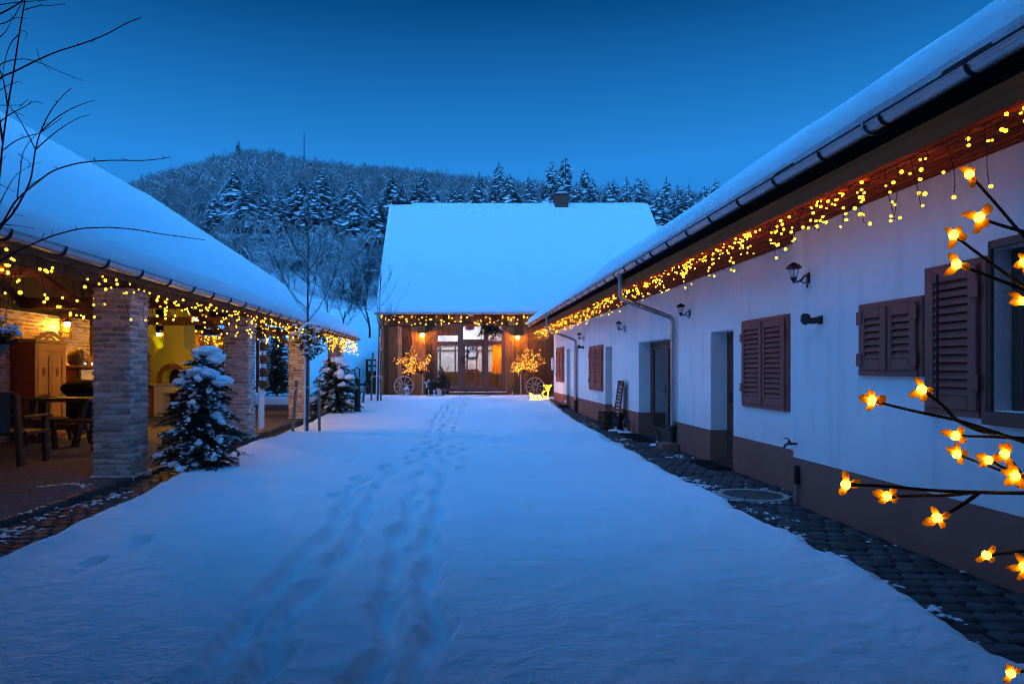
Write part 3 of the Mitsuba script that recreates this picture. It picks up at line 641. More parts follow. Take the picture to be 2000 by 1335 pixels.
while z < 10.75:
    for i in range(3 + k % 2):
        xx = 5.33 + (i - .5 * (k % 2)) * .245; a, b = max(xx, 5.33), min(xx + .235, 6.07)
        if b > a: chb.box(a, b, 36.68, 36.8, z, z + .066, .008)
    for i in range(3): chb.box(5.33, 5.44, 36.81 + i * .23, 37.03 + i * .23, z, z + .066, .008).box(5.96, 6.07, 36.81 + i * .23, 37.03 + i * .23, z, z + .066, .008)
    z += .078; k += 1
put(num(ch + '__brickwork'), chb, 'chimney_brick'); tag(ch + '__brickwork', kind='stuff')
put(num(ch + '__cap'), M().box(5.27, 6.13, 36.62, 37.58, 10.82, 10.90, .02), 'chimney_brick')
put(num(ch + '__snow_cap'), M().lump((5.7, 37.1, 10.92), (.42, .44, .12), r3, 2, .15), 'snow_plain', True)
# ================================================================ open pavilion on the left
pv = thing('pavilion', 'open timber pavilion on grey brick pillars with deep snow on its roof', 'pavilion')
PX = -4.47
ev, rd = np.array([-3.98, 0, 2.70]), np.array([-12.2, 0, 8.10]); Bd = (rd - ev) / np.linalg.norm(rd - ev); Lb = np.linalg.norm(rd - ev); Nd = np.array([Bd[2], 0, -Bd[0]])
PY0, PY1 = -3.0, 27.7
deck = M()
for i in range(41):      # roof boards seen from below, laid along the eave
    c = ev + Bd * (i + .5) * (Lb / 41); c[1] = (PY0 + PY1) / 2
    deck.obox(c - Nd * .03, (Lb / 41 - .008, PY1 - PY0 - .04, .03), roty(-math.atan2(Bd[2], Bd[0])), .004)
rf = part(pv, 'roof', M().obox((-16.3, (PY0 + PY1) / 2, 5.4), (Lb, PY1 - PY0 - .05, .06), roty(math.atan2(Bd[2], -Bd[0]))), 'dark_wood')
put(num(rf + '__boarding'), deck, 'beam_wood'); tag(rf + '__boarding', kind='stuff')
put(num(rf + '__snow_cover'), roof_snow((-3.98, PY0, 2.715), (0, 1, 0), Bd, PY1 - PY0, Lb + .14, .20, 13, 150, 46, .055), 'snow', True)
put(num(rf + '__snow_cover'), roof_snow((-20.42, PY0, 2.715), (0, 1, 0), (-Bd[0], 0, Bd[2]), PY1 - PY0, Lb + .14, .20, 15, 60, 20, .05), 'snow', True)
gk = part(pv, 'gutter', gutter_mesh((-3.93, PY0, 2.685), (-3.93, PY1 + .04, 2.685), .068), 'zinc', 40)
for y in np.arange(5.1, 27.6, 0.83): put(num(gk + '__bracket'), gutter_hoop((-3.93, y, 2.687), (0, 1, 0), .076), 'bracket_dark', 40)
part(pv, 'fascia', M().obox((-4.03, (PY0 + PY1) / 2, 2.64), (.03, PY1 - PY0 - .06, .12)), 'beam_wood')
for y in np.arange(4.4, 27.5, 1.05):
    a = ev + Bd * .12 - Nd * .125; b = rd - Nd * .125; a[1] = b[1] = y
    part(pv, 'rafter', M().beam(a, b, .10, .15, .012), 'beam_wood')
part(pv, 'wall_plate', M().box(-4.86, -4.62, 3.0, 27.2, 2.63, 2.77, .015), 'beam_wood')
part(pv, 'purlin', M().box(-7.6, -7.42, 3.0, 27.4, 4.58, 4.80, .015), 'beam_wood')
for y in (9.66, 14.97, 20.65, 26.95): part(pv, 'tie_beam', M().box(-12.0, -4.9, y - .10, y + .10, 2.80, 3.04, .015), 'beam_wood')
for y in (9.66, 14.97, 20.65):
    part(pv, 'brace', M().beam((-4.8, y, 2.05), (-5.9, y, 2.80), .10, .12, .012), 'beam_wood')
    part(pv, 'post', M().box(-7.58, -7.44, y - .07, y + .07, 3.042, 4.57, .012), 'beam_wood')
# ---- pillars: a mortar core with every brick proud of it
r4 = np.random.default_rng(21)
def side_bricks(out, org, e, nrm, L, zs, start):
    e, nrm = np.array(e, float), np.array(nrm, float)
    for c, z in enumerate(zs):
        s = 0.0; first = True
        while s < L - .02:
            ln = r4.choice([0.25, 0.25, 0.19, 0.13]) * r4.uniform(.94, 1.06)
            if first and (c + start) % 2: ln *= .52
            first = False; ln = min(ln, L - s)
            if ln > .045:
                h = 0.056 * r4.uniform(.85, 1.12); pr = r4.uniform(-.006, .010)
                b = M(); cx = np.array(org) + e * (s + ln / 2) + nrm * (pr - .03)
                b.obox((cx[0], cx[1], z + r4.normal(0, .003)), (ln - .016 if abs(e[0]) else .07, ln - .016 if abs(e[1]) else .07, h), rotx(r4.normal(0, .012)) @ roty(r4.normal(0, .012)), .010)
                out.append((b, int(r4.choice(4, p=[.38, .27, .22, .13]))))
            s += ln
shown = 0
for i, y0 in enumerate((9.39, 14.70, 20.38, 26.68)):
    x0, y1 = PX - .53, y0 + .55
    core = M().box(x0 + .016, PX - .016, y0 + .016, y1 - .016, -.05, 2.60)
    core.box(x0 - .03, PX + .03, y0 - .03, y1 + .03, -.06, .015, .01)
    pk = part(pv, 'pillar', core, 'mortar')
    zs = np.arange(.05, 2.58, .0765); front, right, other = [], [], []
    side_bricks(front, (x0, y0, 0), (1, 0, 0), (0, -1, 0), .53, zs, 0)
    side_bricks(right, (PX, y0, 0), (0, 1, 0), (1, 0, 0), .55, zs, 1)
    side_bricks(other, (x0, y1, 0), (1, 0, 0), (0, 1, 0), .53, zs, 1); side_bricks(other, (x0, y0, 0), (0, 1, 0), (-1, 0, 0), .55, zs, 0)
    joined = [M(), M(), M(), M()]
    for b, c in front + right:
        if shown < 300: put(num(pk + '__brick'), b, BRICK[c]); shown += 1
        else: joined[c].add(b)
    for b, c in other: joined[c].add(b)
    for c in range(4):
        if joined[c].n: put(num(pk + '__brickwork'), joined[c], BRICK[c]); tag(pk + '__brickwork' + ('' if c == 0 else f'_{c:03d}'), kind='stuff')
# ---- walls under the roof
bw_core = M().box(-9.5, -9.17, 5.0, 17.1, 0, 2.70)
wk = part(pv, 'brick_wall', bw_core, 'mortar')
lay = []
side_bricks(lay, (-9.16, 9.0, 0), (0, 1, 0), (1, 0, 0), 8.1, np.arange(.05, 2.68, .0765), 0)
jj = [M(), M(), M(), M()]
for b, c in lay: jj[c].add(b)
for c in range(4):
    k = put(num(wk + '__brickwork'), jj[c], BRICK[c]); tag(k, kind='stuff')
part(pv, 'corner_post', M().box(-9.12, -8.86, 17.12, 17.38, 0, 2.79, .012), 'beam_wood')
part(pv, 'wall_post', M().box(-9.12, -8.94, 15.75, 15.93, 2.2, 2.79, .012), 'beam_wood')
up = M()
for i in range(32): up.box(-9.45, -9.42, 5 + i * .38, 5.37 + i * .38, 2.72, 6.0, .004)
for i in range(28): up.box(-12.42, -12.39, 17 + i * .38, 17.37 + i * .38, 2.82, 7.9, .004)
for i in range(8): up.box(-12.38 + i * .365, -12.02 + i * .365, 17.42, 17.45, 0, 6.2, .004)
k = part(pv, 'upper_boarding', up, 'dark_wood', kind='stuff')
hb = M()
for i, x in enumerate(np.arange(-12.4, -8.72, .20)): hb.box(x, x + .192, 23.0 + .004 * (i % 2), 23.04, 0, 2.78 + .0 * i, .004)
part(pv, 'back_boarding', hb, 'plank1', kind='stuff')
gb = M().poly(Polygon([(-12.3, 3.05), (-10.3, 3.05), (-9.0, 3.46), (-6.2, 4.15), (-12.2, 8.0)]), .03, lambda v: np.stack([v[:, 0], 27.08 - v[:, 2], v[:, 1]], 1))
part(pv, 'gable_board', gb, 'dark_wood')
part(pv, 'gable_brace', M().beam((-10.45, 27.0, 2.98), (-6.1, 27.0, 4.12), .1, .14, .012), 'beam_wood')
bkw = M().box(-13.6, -13.4, 17.0, 27.4, 0, 2.8)
part(pv, 'back_wall', bkw, 'plank1')

# ---- baking oven with a second hearth beside it
ov = thing('bread_oven', 'yellow plastered bread oven with brick arch and tall chimney inside the pavilion', 'oven')
def bell(cx, w, cw, z0, z1, z2):
    t = np.linspace(0, 1, 9); xs_ = cw + (w - cw) * (1 - np.cos(t * np.pi / 2)) ; zs_ = z1 + .02 - (z1 - z0) * .55 * np.sin(t * np.pi / 2)
    r = [(cx + a, b) for a, b in zip(cw + (w - cw) * np.sin(t * np.pi / 2), z1 - .42 * (1 - np.cos(t * np.pi / 2)))]
    l = [(2 * cx - a, b) for a, b in r]
    return Polygon([(cx - cw, z2)] + l + [(cx - w, z0), (cx + w, z0)] + r[::-1] + [(cx + cw, z2)])
OY = 21.3
toxz = lambda y: (lambda v: np.stack([v[:, 0], y + v[:, 2] * -1, v[:, 1]], 1))
from shapely.geometry import Point
acx, acz = -8.84, 1.17
arch_hole = Point(acx, acz).buffer(.315, 24).union(sbox(acx - .315, 1.02, acx + .315, acz))
body = M().poly(bell(-8.80, .62, .315, 1.02, 2.12, 4.9).difference(arch_hole), .9, toxz(OY + .9))
part(ov, 'hood', body, 'yellow_plaster')
part(ov, 'baking_chamber', M().poly(arch_hole.buffer(-.003), .05, toxz(OY + .55)).box(-9.2, -8.5, OY + .56, OY + .62, .95, 1.6), 'black_iron')
for i in range(15):
    a = math.pi * (i + .5) / 15; c = (acx + math.cos(a) * .40, OY - .012, acz + math.sin(a) * .40)
    part(ov, 'arch_brick', M().obox(c, (.155, .10, .40 * math.pi / 15 - .012), roty(-a), .010), 'red_brick')
for s in (-1, 1):
    for j in range(2): part(ov, 'arch_brick', M().obox((acx + s * .40, OY - .012, 1.055 + j * .075), (.155, .10, .066), None, .010), 'red_brick')
part(ov, 'shelf', M().box(-9.46, -8.12, OY - .16, OY + .9, .955, 1.018, .012), 'cream')
bs = M().poly(sbox(-9.40, -.02, -8.16, .953).difference(sbox(-9.12, .02, -8.42, .72)), .95, toxz(OY + .9))
part(ov, 'base', bs, 'cream')
part(ov, 'wood_store', M().box(-9.2, -8.3, OY + .5, OY + .56, 0, .8), 'dark_wood')
hr = thing('brick_hearth', 'second yellow hearth with brick trimmed opening left of the bread oven', 'hearth')
hole = sbox(-10.35, 1.0, -9.72, 1.95)
part(hr, 'hood', M().poly(bell(-10.06, .62, .30, .96, 2.55, 4.9).difference(hole), .8, toxz(OY + .9)), 'yellow_plaster')
for j in range(13):
    for s, x in ((1, -9.66), (-1, -10.41)):
        w = .17 if j % 2 else .11
        part(hr, 'trim_brick', M().obox((x + s * (w / 2 - .06), OY + .085, 1.04 + j * .076), (w, .06, .066), None, .01), 'red_brick')
part(hr, 'firebox', M().box(-10.4, -9.68, OY + .5, OY + .56, .9, 2.0), 'black_iron')
part(hr, 'base', M().box(-10.68, -9.47, OY + .1, OY + .9, 0, .955, .01), 'red_brick')
part(hr, 'shelf', M().box(-10.7, -9.465, OY + .02, OY + .9, .957, 1.0, .008), 'red_brick')
sc = thing('pale_counter', 'low pale green counter right of the bread oven', 'counter')
part(sc, 'body', M().box(-8.05, -7.0, 21.5, 22.2, 0, 1.20, .01), 'cream'); part(sc, 'top', M().box(-8.08, -6.97, 21.46, 22.24, 1.202, 1.25, .01), 'yellow_plaster')

# ---- furniture under the roof
wd = thing('wardrobe', 'tall old two door wardrobe with carved crest against the brick wall in the pavilion', 'wardrobe')
wx = -8.62
part(wd, 'body', M().box(-9.12, wx - .03, 14.0, 15.1, .08, 2.02, .01).box(-9.13, wx + .02, 13.97, 15.13, 0, .08, .01), 'wardrobe_side')
part(wd, 'cornice', M().box(-9.13, wx + .03, 13.96, 15.14, 2.022, 2.10, .015), 'wardrobe_front')
part(wd, 'front_frame', M().box(wx - .028, wx, 14.0, 14.07, .085, 2.018, .005).box(wx - .028, wx, 15.03, 15.1, .085, 2.018, .005).box(wx - .028, wx, 14.07, 15.03, 1.86, 2.018, .005).box(wx - .028, wx, 14.07, 15.03, .085, .22, .005), 'wardrobe_front')
for a, b in ((14.075, 14.545), (14.555, 15.025)):
    d = M(); x0 = wx - .02
    d.box(x0 - .005, x0 + .028, a, a + .08, .225, 1.855, .005).box(x0 - .005, x0 + .028, b - .08, b, .225, 1.855, .005).box(x0 - .005, x0 + .028, a + .08, b - .08, 1.75, 1.855, .005).box(x0 - .005, x0 + .028, a + .08, b - .08, .225, .34, .005).box(x0 - .006, x0 + .006, a + .08, b - .08, .34, 1.75)
    k = part(wd, 'door', d, 'wardrobe_front')
    put(num(k + '__oval_carving'), M().ball((x0 + .008, (a + b) / 2, 1.42), (.012, .062, .10), 2), 'wardrobe_side', True)
cr = M()
for i in range(13):
    t = (i - 6) / 6; cr.ball((wx - .02, 14.55 + t * .46, 2.10 + .15 * math.cos(t * 1.5) ** 1.3), (.025, .055, .05), 1, rotx(t))
for i in range(9):
    t = (i - 4) / 4; cr.ball((wx - .02, 14.55 + t * .25, 2.12 + .05 * math.cos(t * 3)), (.02, .04, .035), 1)
part(wd, 'crest', cr, 'wardrobe_front', True)
sb = thing('sideboard', 'tall bar sideboard with pale panel beyond the wardrobe', 'sideboard')
part(sb, 'body', M().box(-9.1, -8.55, 15.5, 17.0, 0, 1.50, .01), 'dark_wood'); part(sb, 'worktop', M().box(-9.12, -8.48, 15.45, 17.05, 1.502, 1.56, .01), 'plank0')
part(sb, 'front_panel', M().box(-8.548, -8.53, 15.56, 16.1, .85, 1.46, .004), 'cream')
part(sb, 'end_panel', M().box(-9.05, -8.6, 15.48, 15.498, .1, 1.45, .004), 'plank0')
bo = thing('wine_bottle', 'dark gold topped wine bottle standing on the bar sideboard', 'bottle')
part(bo, 'glass', M().lathe([(.0001, 0), (.058, 0), (.060, .02), (.060, .26), (.045, .32), (.02, .38), (.018, .46), (.0001, .46)], (-8.75, 15.95, 1.562), 18), 'green_glass', 40)
part(bo, 'label', M().lathe([(.0615, .08), (.0615, .2)], (-8.75, 15.95, 1.562), 18), 'cream', True)
part(bo, 'foil', M().lathe([(.026, .36), (.021, .40), (.0205, .465), (.0001, .466)], (-8.75, 15.95, 1.562), 14), 'wardrobe_front', 40)
bk = thing('wicker_basket', 'round wicker basket with handle on the bar sideboard', 'basket')
part(bk, 'bowl', M().lathe([(.0001, 0), (.16, 0), (.20, .10), (.21, .22), (.19, .22), (.17, .05), (.0001, .02)], (-8.78, 16.72, 1.562), 20), 'basket', 40)
part(bk, 'handle', M().tube([(-8.78, 16.72 + .2 * math.cos(a), 1.76 + .24 * math.sin(a)) for a in np.linspace(0, math.pi, 12)], .013, 6), 'basket', 40)
ju = thing('stone_jug', 'squat dark stoneware crock beside the wardrobe', 'crock')
put(ju, M().lathe([(.0001, 0), (.12, 0), (.17, .08), (.18, .22), (.13, .34), (.11, .36), (.0001, .36)], (-8.72, 15.66, 1.562), 18), 'dark_wood', 40)
for i, (y, x) in enumerate(((15.78, -8.56), (16.05, -8.55), (16.22, -8.58), (16.52, -8.56), (16.66, -8.55))):
    k = thing('tea_light', f'{ORD[i]} tiny tea light from the left along the edge of the bar sideboard', 'candle', 'tea lights on the sideboard')
    part(k, 'cup', M().lathe([(.0001, 0), (.022, 0), (.022, .02), (.0001, .02)], (x, y, 1.562), 10), 'zinc', 40)
    part(k, 'flame', M().ball((x, y, 1.597), (.010, .010, .018), 1), 'bulb', True, **glow(9, 7, 4, .01))
tb = thing('rustic_table', 'dark heavy plank table in front of the wardrobe', 'table')
for i in range(4): part(tb, 'plank', M().box(-8.38, -6.92, 12.86 + i * .22, 13.07 + i * .22, .86, .93, .01), 'dark_wood')
for x in (-8.15, -7.15):
    part(tb, 'leg', M().beam((x - .10, 13.0, 0), (x, 13.15, .858), .13, .10, .012), 'dark_wood'); part(tb, 'leg', M().beam((x - .10, 13.6, 0), (x, 13.45, .858), .13, .10, .012), 'dark_wood')
part(tb, 'stretcher', M().box(-8.2, -7.15, 13.24, 13.34, .30, .42, .01), 'dark_wood')
bh = thing('rustic_bench', 'low plank bench with sheepskin in front of the dark table', 'bench')
part(bh, 'seat', M().box(-7.75, -6.3, 12.35, 12.7, .50, .56, .012), 'dark_wood')
for x in (-7.45, -6.55):
    for y, s in ((12.42, -1), (12.63, 1)): part(bh, 'leg', M().beam((x, y + .06 * s, 0), (x, y, .498), .10, .07, .01), 'dark_wood')
sk_ = thing('sheepskin', 'light sheepskin rug laid over the plank bench', 'sheepskin')
m = M(); r5 = np.random.default_rng(8)
for _ in range(26): m.lump((-7.45 + r5.uniform(-.25, .25), 12.52 + r5.uniform(-.15, .15), .58), (.10, .09, .03), r5, 1, .3)
put(sk_, m, 'plank2', True)
gr = thing('covered_barbecue', 'barbecue under a sagging black cover behind the dark table', 'barbecue')
m = M(); 
m.lump((-7.95, 14.55, 1.06), (.42, .34, .20), r5, 3, .18, 1.6); part(gr, 'cover', m, 'black_cloth', True)
part(gr, 'body', M().box(-8.2, -7.7, 14.35, 14.8, .25, .98, .02), 'black_cloth')
for x in (-8.15, -7.75): part(gr, 'leg', M().box(x - .03, x + .03, 14.4, 14.46, 0, .25), 'black_iron')
ch_ = thing('wooden_armchair', 'heavy wooden armchair at the left edge of the pavilion floor', 'armchair')
for x, y, h in ((-6.66, 10.45, 1.10), (-7.48, 10.45, 1.10), (-6.66, 11.1, .72), (-7.48, 11.1, .72)): part(ch_, 'leg', M().beam((x, y, 0), (x - .02, y - (.08 if h > 1 else 0), h), .12, .07, .01), 'dark_wood')
part(ch_, 'seat', M().box(-7.54, -6.60, 10.52, 11.15, .46, .52, .01), 'dark_wood')
for z in (.62, .80, .98): part(ch_, 'backrest_slat', M().box(-7.42, -6.72, 10.37, 10.41, z, z + .13, .008), 'dark_wood')
for x in (-6.66, -7.48): part(ch_, 'armrest', M().box(x - .06, x + .06, 10.47, 11.2, .722, .76, .01), 'dark_wood')
tw = thing('blue_throw', 'blue woollen throw hanging over the back of the wooden armchair', 'throw')
gx = np.linspace(-7.40, -6.745, 24); gz = np.linspace(.52, 1.13, 12)
Xg, Zg = np.meshgrid(gx, gz, indexing='ij'); Yg = 10.345 + .025 * np.sin(Xg * 34) * (1.25 - Zg) - .02 * (1.1 - Zg)
q = np.array([[i * 12 + j, i * 12 + j + 1, (i + 1) * 12 + j + 1, (i + 1) * 12 + j] for i in range(23) for j in range(11)])
m = M().raw(np.stack([Xg, Yg, Zg], -1).reshape(-1, 3), q)
m.box(-7.40, -6.745, 10.33, 10.45, 1.125, 1.14, .005)
for x in gx: m.tube([(x, 10.335, .53), (x + .005, 10.33, .45)], .005, 4)
put(tw, m, 'blue_cloth', True)

# ---- lamps under the roof (lit)
def bulb_lamp(base, label, c, arm, power, r=.06, mount=None):
    k = thing(base, label, 'lamp')
    part(k, 'bulb', M().ball(c, r, 2), 'bulb', True, **glow(*power))
    part(k, 'shade', M().lathe([(r * 2.3, r * .7), (r * 1.2, r * 1.35), (r * .35, r * 1.6), (.0001, r * 1.62)], c, 18), 'black_iron', 40)
    part(k, 'bracket', M().tube(arm, .012, 6), 'black_iron', 40)
    if mount is not None: part(k, 'mount', M().ball(mount, (.05, .05, .07), 1), 'black_iron', True)
    return k
W = (250, 92, 7, 3)
bulb_lamp('pavilion_wall_lamp', 'lit lamp on the brick wall above the wardrobe', (-8.85, 15.55, 2.50), [(-8.85, 15.55, 2.62), (-8.85, 15.72, 2.45), (-8.9, 15.75, 2.30), (-9.12, 15.75, 2.33)], W, .065, (-9.12, 15.75, 2.33))
bulb_lamp('pavilion_wall_lamp', 'lit lamp on the boards between hearth and chimney of the bread oven', (-9.83, 22.6, 2.62), [(-9.83, 22.6, 2.72), (-9.83, 22.75, 2.55), (-9.83, 22.97, 2.5)], (700, 330, 20, 3), .07, (-9.83, 22.96, 2.5))
bulb_lamp('pavilion_hanging_lamp', 'lit lamp hanging from the rafters before the bread oven', (-6.15, 16.2, 2.70), [(-6.15, 16.2, 2.80), (-6.15, 16.2, 3.9)], (310, 145, 9, 3), .08)
# ================================================================ trees
def grow(rng, p, d, L, r, level, out, up=0.12, kids=(3, 5), ang=0.65, shrink=0.62, nseg=4, jit=0.12, minr=0.002):
    """Recursive bare branching; appends rows (x0 y0 z0 x1 y1 z1 r0 r1)."""
    d = np.asarray(d, float); d = d / np.linalg.norm(d); pts = [np.asarray(p, float)]; dirs = []
    for k in range(nseg):
        d = d + rng.normal(0, jit, 3) + np.array([0, 0, up]); d = d / np.linalg.norm(d)
        pts.append(pts[-1] + d * L / nseg); dirs.append(d)
    rr = np.linspace(r, max(minr, r * (0.45 if level else 0.15)), nseg + 1)
    for k in range(nseg): out.append((*pts[k], *pts[k + 1], rr[k], rr[k + 1]))
    if level <= 0: return
    for _ in range(rng.integers(kids[0], kids[1] + 1)):
        t = rng.uniform(0.3, 1.0) * nseg; k = min(int(t), nseg - 1); f = t - k
        b = pts[k] * (1 - f) + pts[k + 1] * f; dd = dirs[k]
        side = np.cross(dd, rng.normal(0, 1, 3)); side /= np.linalg.norm(side) + 1e-9
        a = ang * rng.uniform(0.7, 1.3)
        grow(rng, b, dd * math.cos(a) + side * math.sin(a), L * shrink * rng.uniform(0.75, 1.15), max(minr, rr[k] * 0.6), level - 1, out, up, kids, ang, shrink, max(2, nseg - 1), jit, minr)
def cones_of(rows, sides=4, m=None):
    a = np.array(rows); m = m or M()
    return m.cones(a[:, :3], a[:, 3:6], a[:, 6], a[:, 7], sides)
def snow_rows(rows, rng, keep=0.6, fat=0.9, lo=0.0):
    a = np.array(rows); d = a[:, 3:6] - a[:, :3]; flatness = 1 - np.abs(d[:, 2]) / (np.linalg.norm(d, axis=1) + 1e-9)
    s = a[(rng.random(len(a)) < keep) & (flatness > 0.12) & (a[:, 6] < 0.2)].copy()
    lift = (np.maximum(s[:, 6:8], lo)) * 0.7
    s[:, 2] += lift[:, 0]; s[:, 5] += lift[:, 1]; s[:, 6:8] = np.maximum(s[:, 6:8], lo) * fat
    return s

# ---- snow laden conifers on the hillside
def far_conifer(seed, H=1.0, R=0.30):
    rng = np.random.default_rng(seed); dark, white = M(), M(); D, S = [], []
    n = 120
    for i in range(n):
        t = 0.06 + 0.93 * (i + rng.random()) / n; az = i * 2.39996 + rng.normal(0, .3)
        L = R * ((1 - t) ** 0.8 * 0.95 + 0.05) * rng.uniform(0.55, 1.15); z = H * t
        o = np.array([math.cos(az), math.sin(az), 0]); sd = np.array([-o[1], o[0], 0])
        a = o * .01 + [0, 0, z + L * .12]; mid = o * L * .55 + [0, 0, z + L * .10]; tip = o * L + [0, 0, z - L * rng.uniform(.25, .55)]
        w = L * rng.uniform(.22, .34); dz = np.array([0, 0, -L * .20])
        D += [(a, mid + sd * w + dz, tip), (a, tip, mid - sd * w + dz), (mid + sd * w + dz, mid + dz * 2.0, tip), (mid - sd * w + dz, tip, mid + dz * 2.0)]
        for k in range(3):
            q = mid + (tip - mid) * rng.random() + sd * rng.uniform(-w, w); D.append((q, q + sd * L * .12 + [0, 0, -L * .28], q - sd * L * .10 + [0, 0, -L * .24]))
        for k in range(7):
            if rng.random() < .18: continue
            f = rng.uniform(.35, .95); q = a * (1 - f) + (mid * (1 - f) + tip * f) * f + sd * rng.uniform(-w, w) * .9 * (1 - f * .5); s_ = L * rng.uniform(.24, .46)
            e = q + o * s_ * .9 - np.array([0, 0, s_ * rng.uniform(.35, .75)]); up = o * L * .10 + np.array([0, 0, L * .13 + .004])
            S += [(q + up, q * .5 + e * .5 + sd * s_ * .55 + up, e + up), (q + up, e + up, q * .5 + e * .5 - sd * s_ * .55 + up)]
    for T3, m in ((D, dark), (S, white)):
        v = np.array(T3).reshape(-1, 3); m.raw(v, np.arange(len(v)).reshape(-1, 3))
    dark.cones([(0, 0, -.04)], [(0, 0, H)], [.018], [.003], 5)
    return dark, white
CONV = []
for s in range(7):
    d, w = far_conifer(100 + s, 1.0, [.24, .28, .32, .22, .30, .26, .34][s])
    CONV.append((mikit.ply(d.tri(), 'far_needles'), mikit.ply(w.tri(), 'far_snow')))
rng = np.random.default_rng(77)
# (column, row of the tip, distance, row of the foot)
CON = [(425, 372, 118, 0), (462, 326, 122, 0), (484, 352, 116, 0), (497, 322, 126, 0), (540, 366, 112, 0), (520, 372, 120, 0), (584, 346, 118, 0), (571, 350, 124, 0), (629, 326, 118, 0), (612, 345, 113, 0), (656, 372, 116, 0), (690, 346, 120, 0), (694, 360, 112, 0),
       (740, 374, 114, 0), (765, 336, 120, 0), (782, 350, 113, 0), (826, 336, 122, 0), (812, 352, 115, 0), (848, 362, 112, 0), (884, 364, 112, 0), (896, 358, 120, 0), (936, 334, 118, 0), (930, 352, 112, 0), (974, 315, 122, 0), (996, 337, 114, 0), (966, 362, 110, 0), (1036, 350, 112, 0), (1030, 342, 124, 0),
       (1081, 314, 122, 0), (1101, 306, 118, 0), (1094, 330, 112, 0), (1126, 352, 110, 0), (1145, 330, 116, 0), (1160, 348, 112, 0), (1192, 352, 112, 0), (1203, 350, 118, 0), (1228, 343, 116, 0), (1243, 346, 112, 0), (1264, 348, 118, 0), (1286, 372, 106, 0), (1301, 344, 116, 0), (1325, 360, 112, 0), (1350, 358, 114, 0), (1342, 378, 106, 0), (1372, 362, 114, 0), (1404, 350, 116, 0), (1390, 366, 110, 0), (1420, 372, 110, 0),
       (464, 272, 352, 0), (416, 297, 350, 0), (1450, 372, 118, 0)]
def where(u, y): return 'on the skyline of the hill' if y > 300 else 'on the hillside left of the barn roof' if u < 745 else 'rising behind the barn roof left of the chimney' if u < 1085 else 'rising behind the barn roof right of the chimney' if u < 1290 else 'between the barn roof and the farmhouse roof'
CON.sort(); seen = {}
for i, (u, v, y, _) in enumerate(CON):
    x = U(u, y); y = y + rng.uniform(-2, 2); zt = Z(v, y); zg = float(hill_z(np.array([x]), np.array([y]))[0]) - .3
    h = max(zt - zg, 5.0); kd, kw = CONV[i % 7]
    wide = h * 1.25 if h < 12 else 15 + (h - 12) * .45
    tw = T().translate([x, y, zt - h]).rotate([0, 0, 1], float(rng.uniform(0, 360))).scale([wide * 1.15, wide * 1.15, h])
    side = where(u, CON[i][2]); j = seen[side] = seen.get(side, -1) + 1
    k = thing('snowy_conifer', f'{ORD[j]} snow laden conifer from the left {side}', 'conifer', f'conifers {side}')
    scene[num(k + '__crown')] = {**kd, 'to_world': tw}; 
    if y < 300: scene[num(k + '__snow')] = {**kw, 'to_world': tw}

# ---- the bare wood covering the hill: one mass
VAR = []
for s in range(8):
    r = np.random.default_rng(300 + s); out = []
    grow(r, (0, 0, 0), (0, 0, 1), .62, .020, 2, out, .05, (6, 7), .62, .52, 3, .10, .0045)
    VAR.append(np.array(out))
rng = np.random.default_rng(78)
rows, white = [], []
n = 0
while n < 2900:
    y = 76 + 300 * rng.random() ** 1.25; x = rng.uniform(-165, 45 if y > 170 else 20) if rng.random() < .85 else rng.uniform(20, 150)
    u = 890 + x / y * F
    if u < 120 or u > 1500: continue
    zg = float(hill_z(np.array([x]), np.array([y]))[0]); h = rng.uniform(5.5, 10.5) * (0.85 if y > 250 else 1.0) * (.62 if y < 108 else .55 if y < 124 else 1); a = rng.uniform(0, 6.28); n += 1
    V = VAR[rng.integers(8)].copy(); R = rotz(a) * h * np.array([[1.1], [1.1], [1]])
    V[:, :3] = V[:, :3] @ R.T + [x, y, zg - .2]; V[:, 3:6] = V[:, 3:6] @ R.T + [x, y, zg - .2]; V[:, 6:] *= h
    rows.append(V)
    if rng.random() < (.8 if y < 200 else .6 if y < 260 else .25): white.append(snow_rows(V, rng, (.38 if y < 150 else .30), 1.0))
wood = thing('bare_woodland', 'bare deciduous wood dusted with snow covering the hill', 'woodland')
tag(wood, kind='stuff')
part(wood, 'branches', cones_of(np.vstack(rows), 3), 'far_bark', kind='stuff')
part(wood, 'snow', cones_of(np.vstack(white), 3), 'far_snow', kind='stuff')

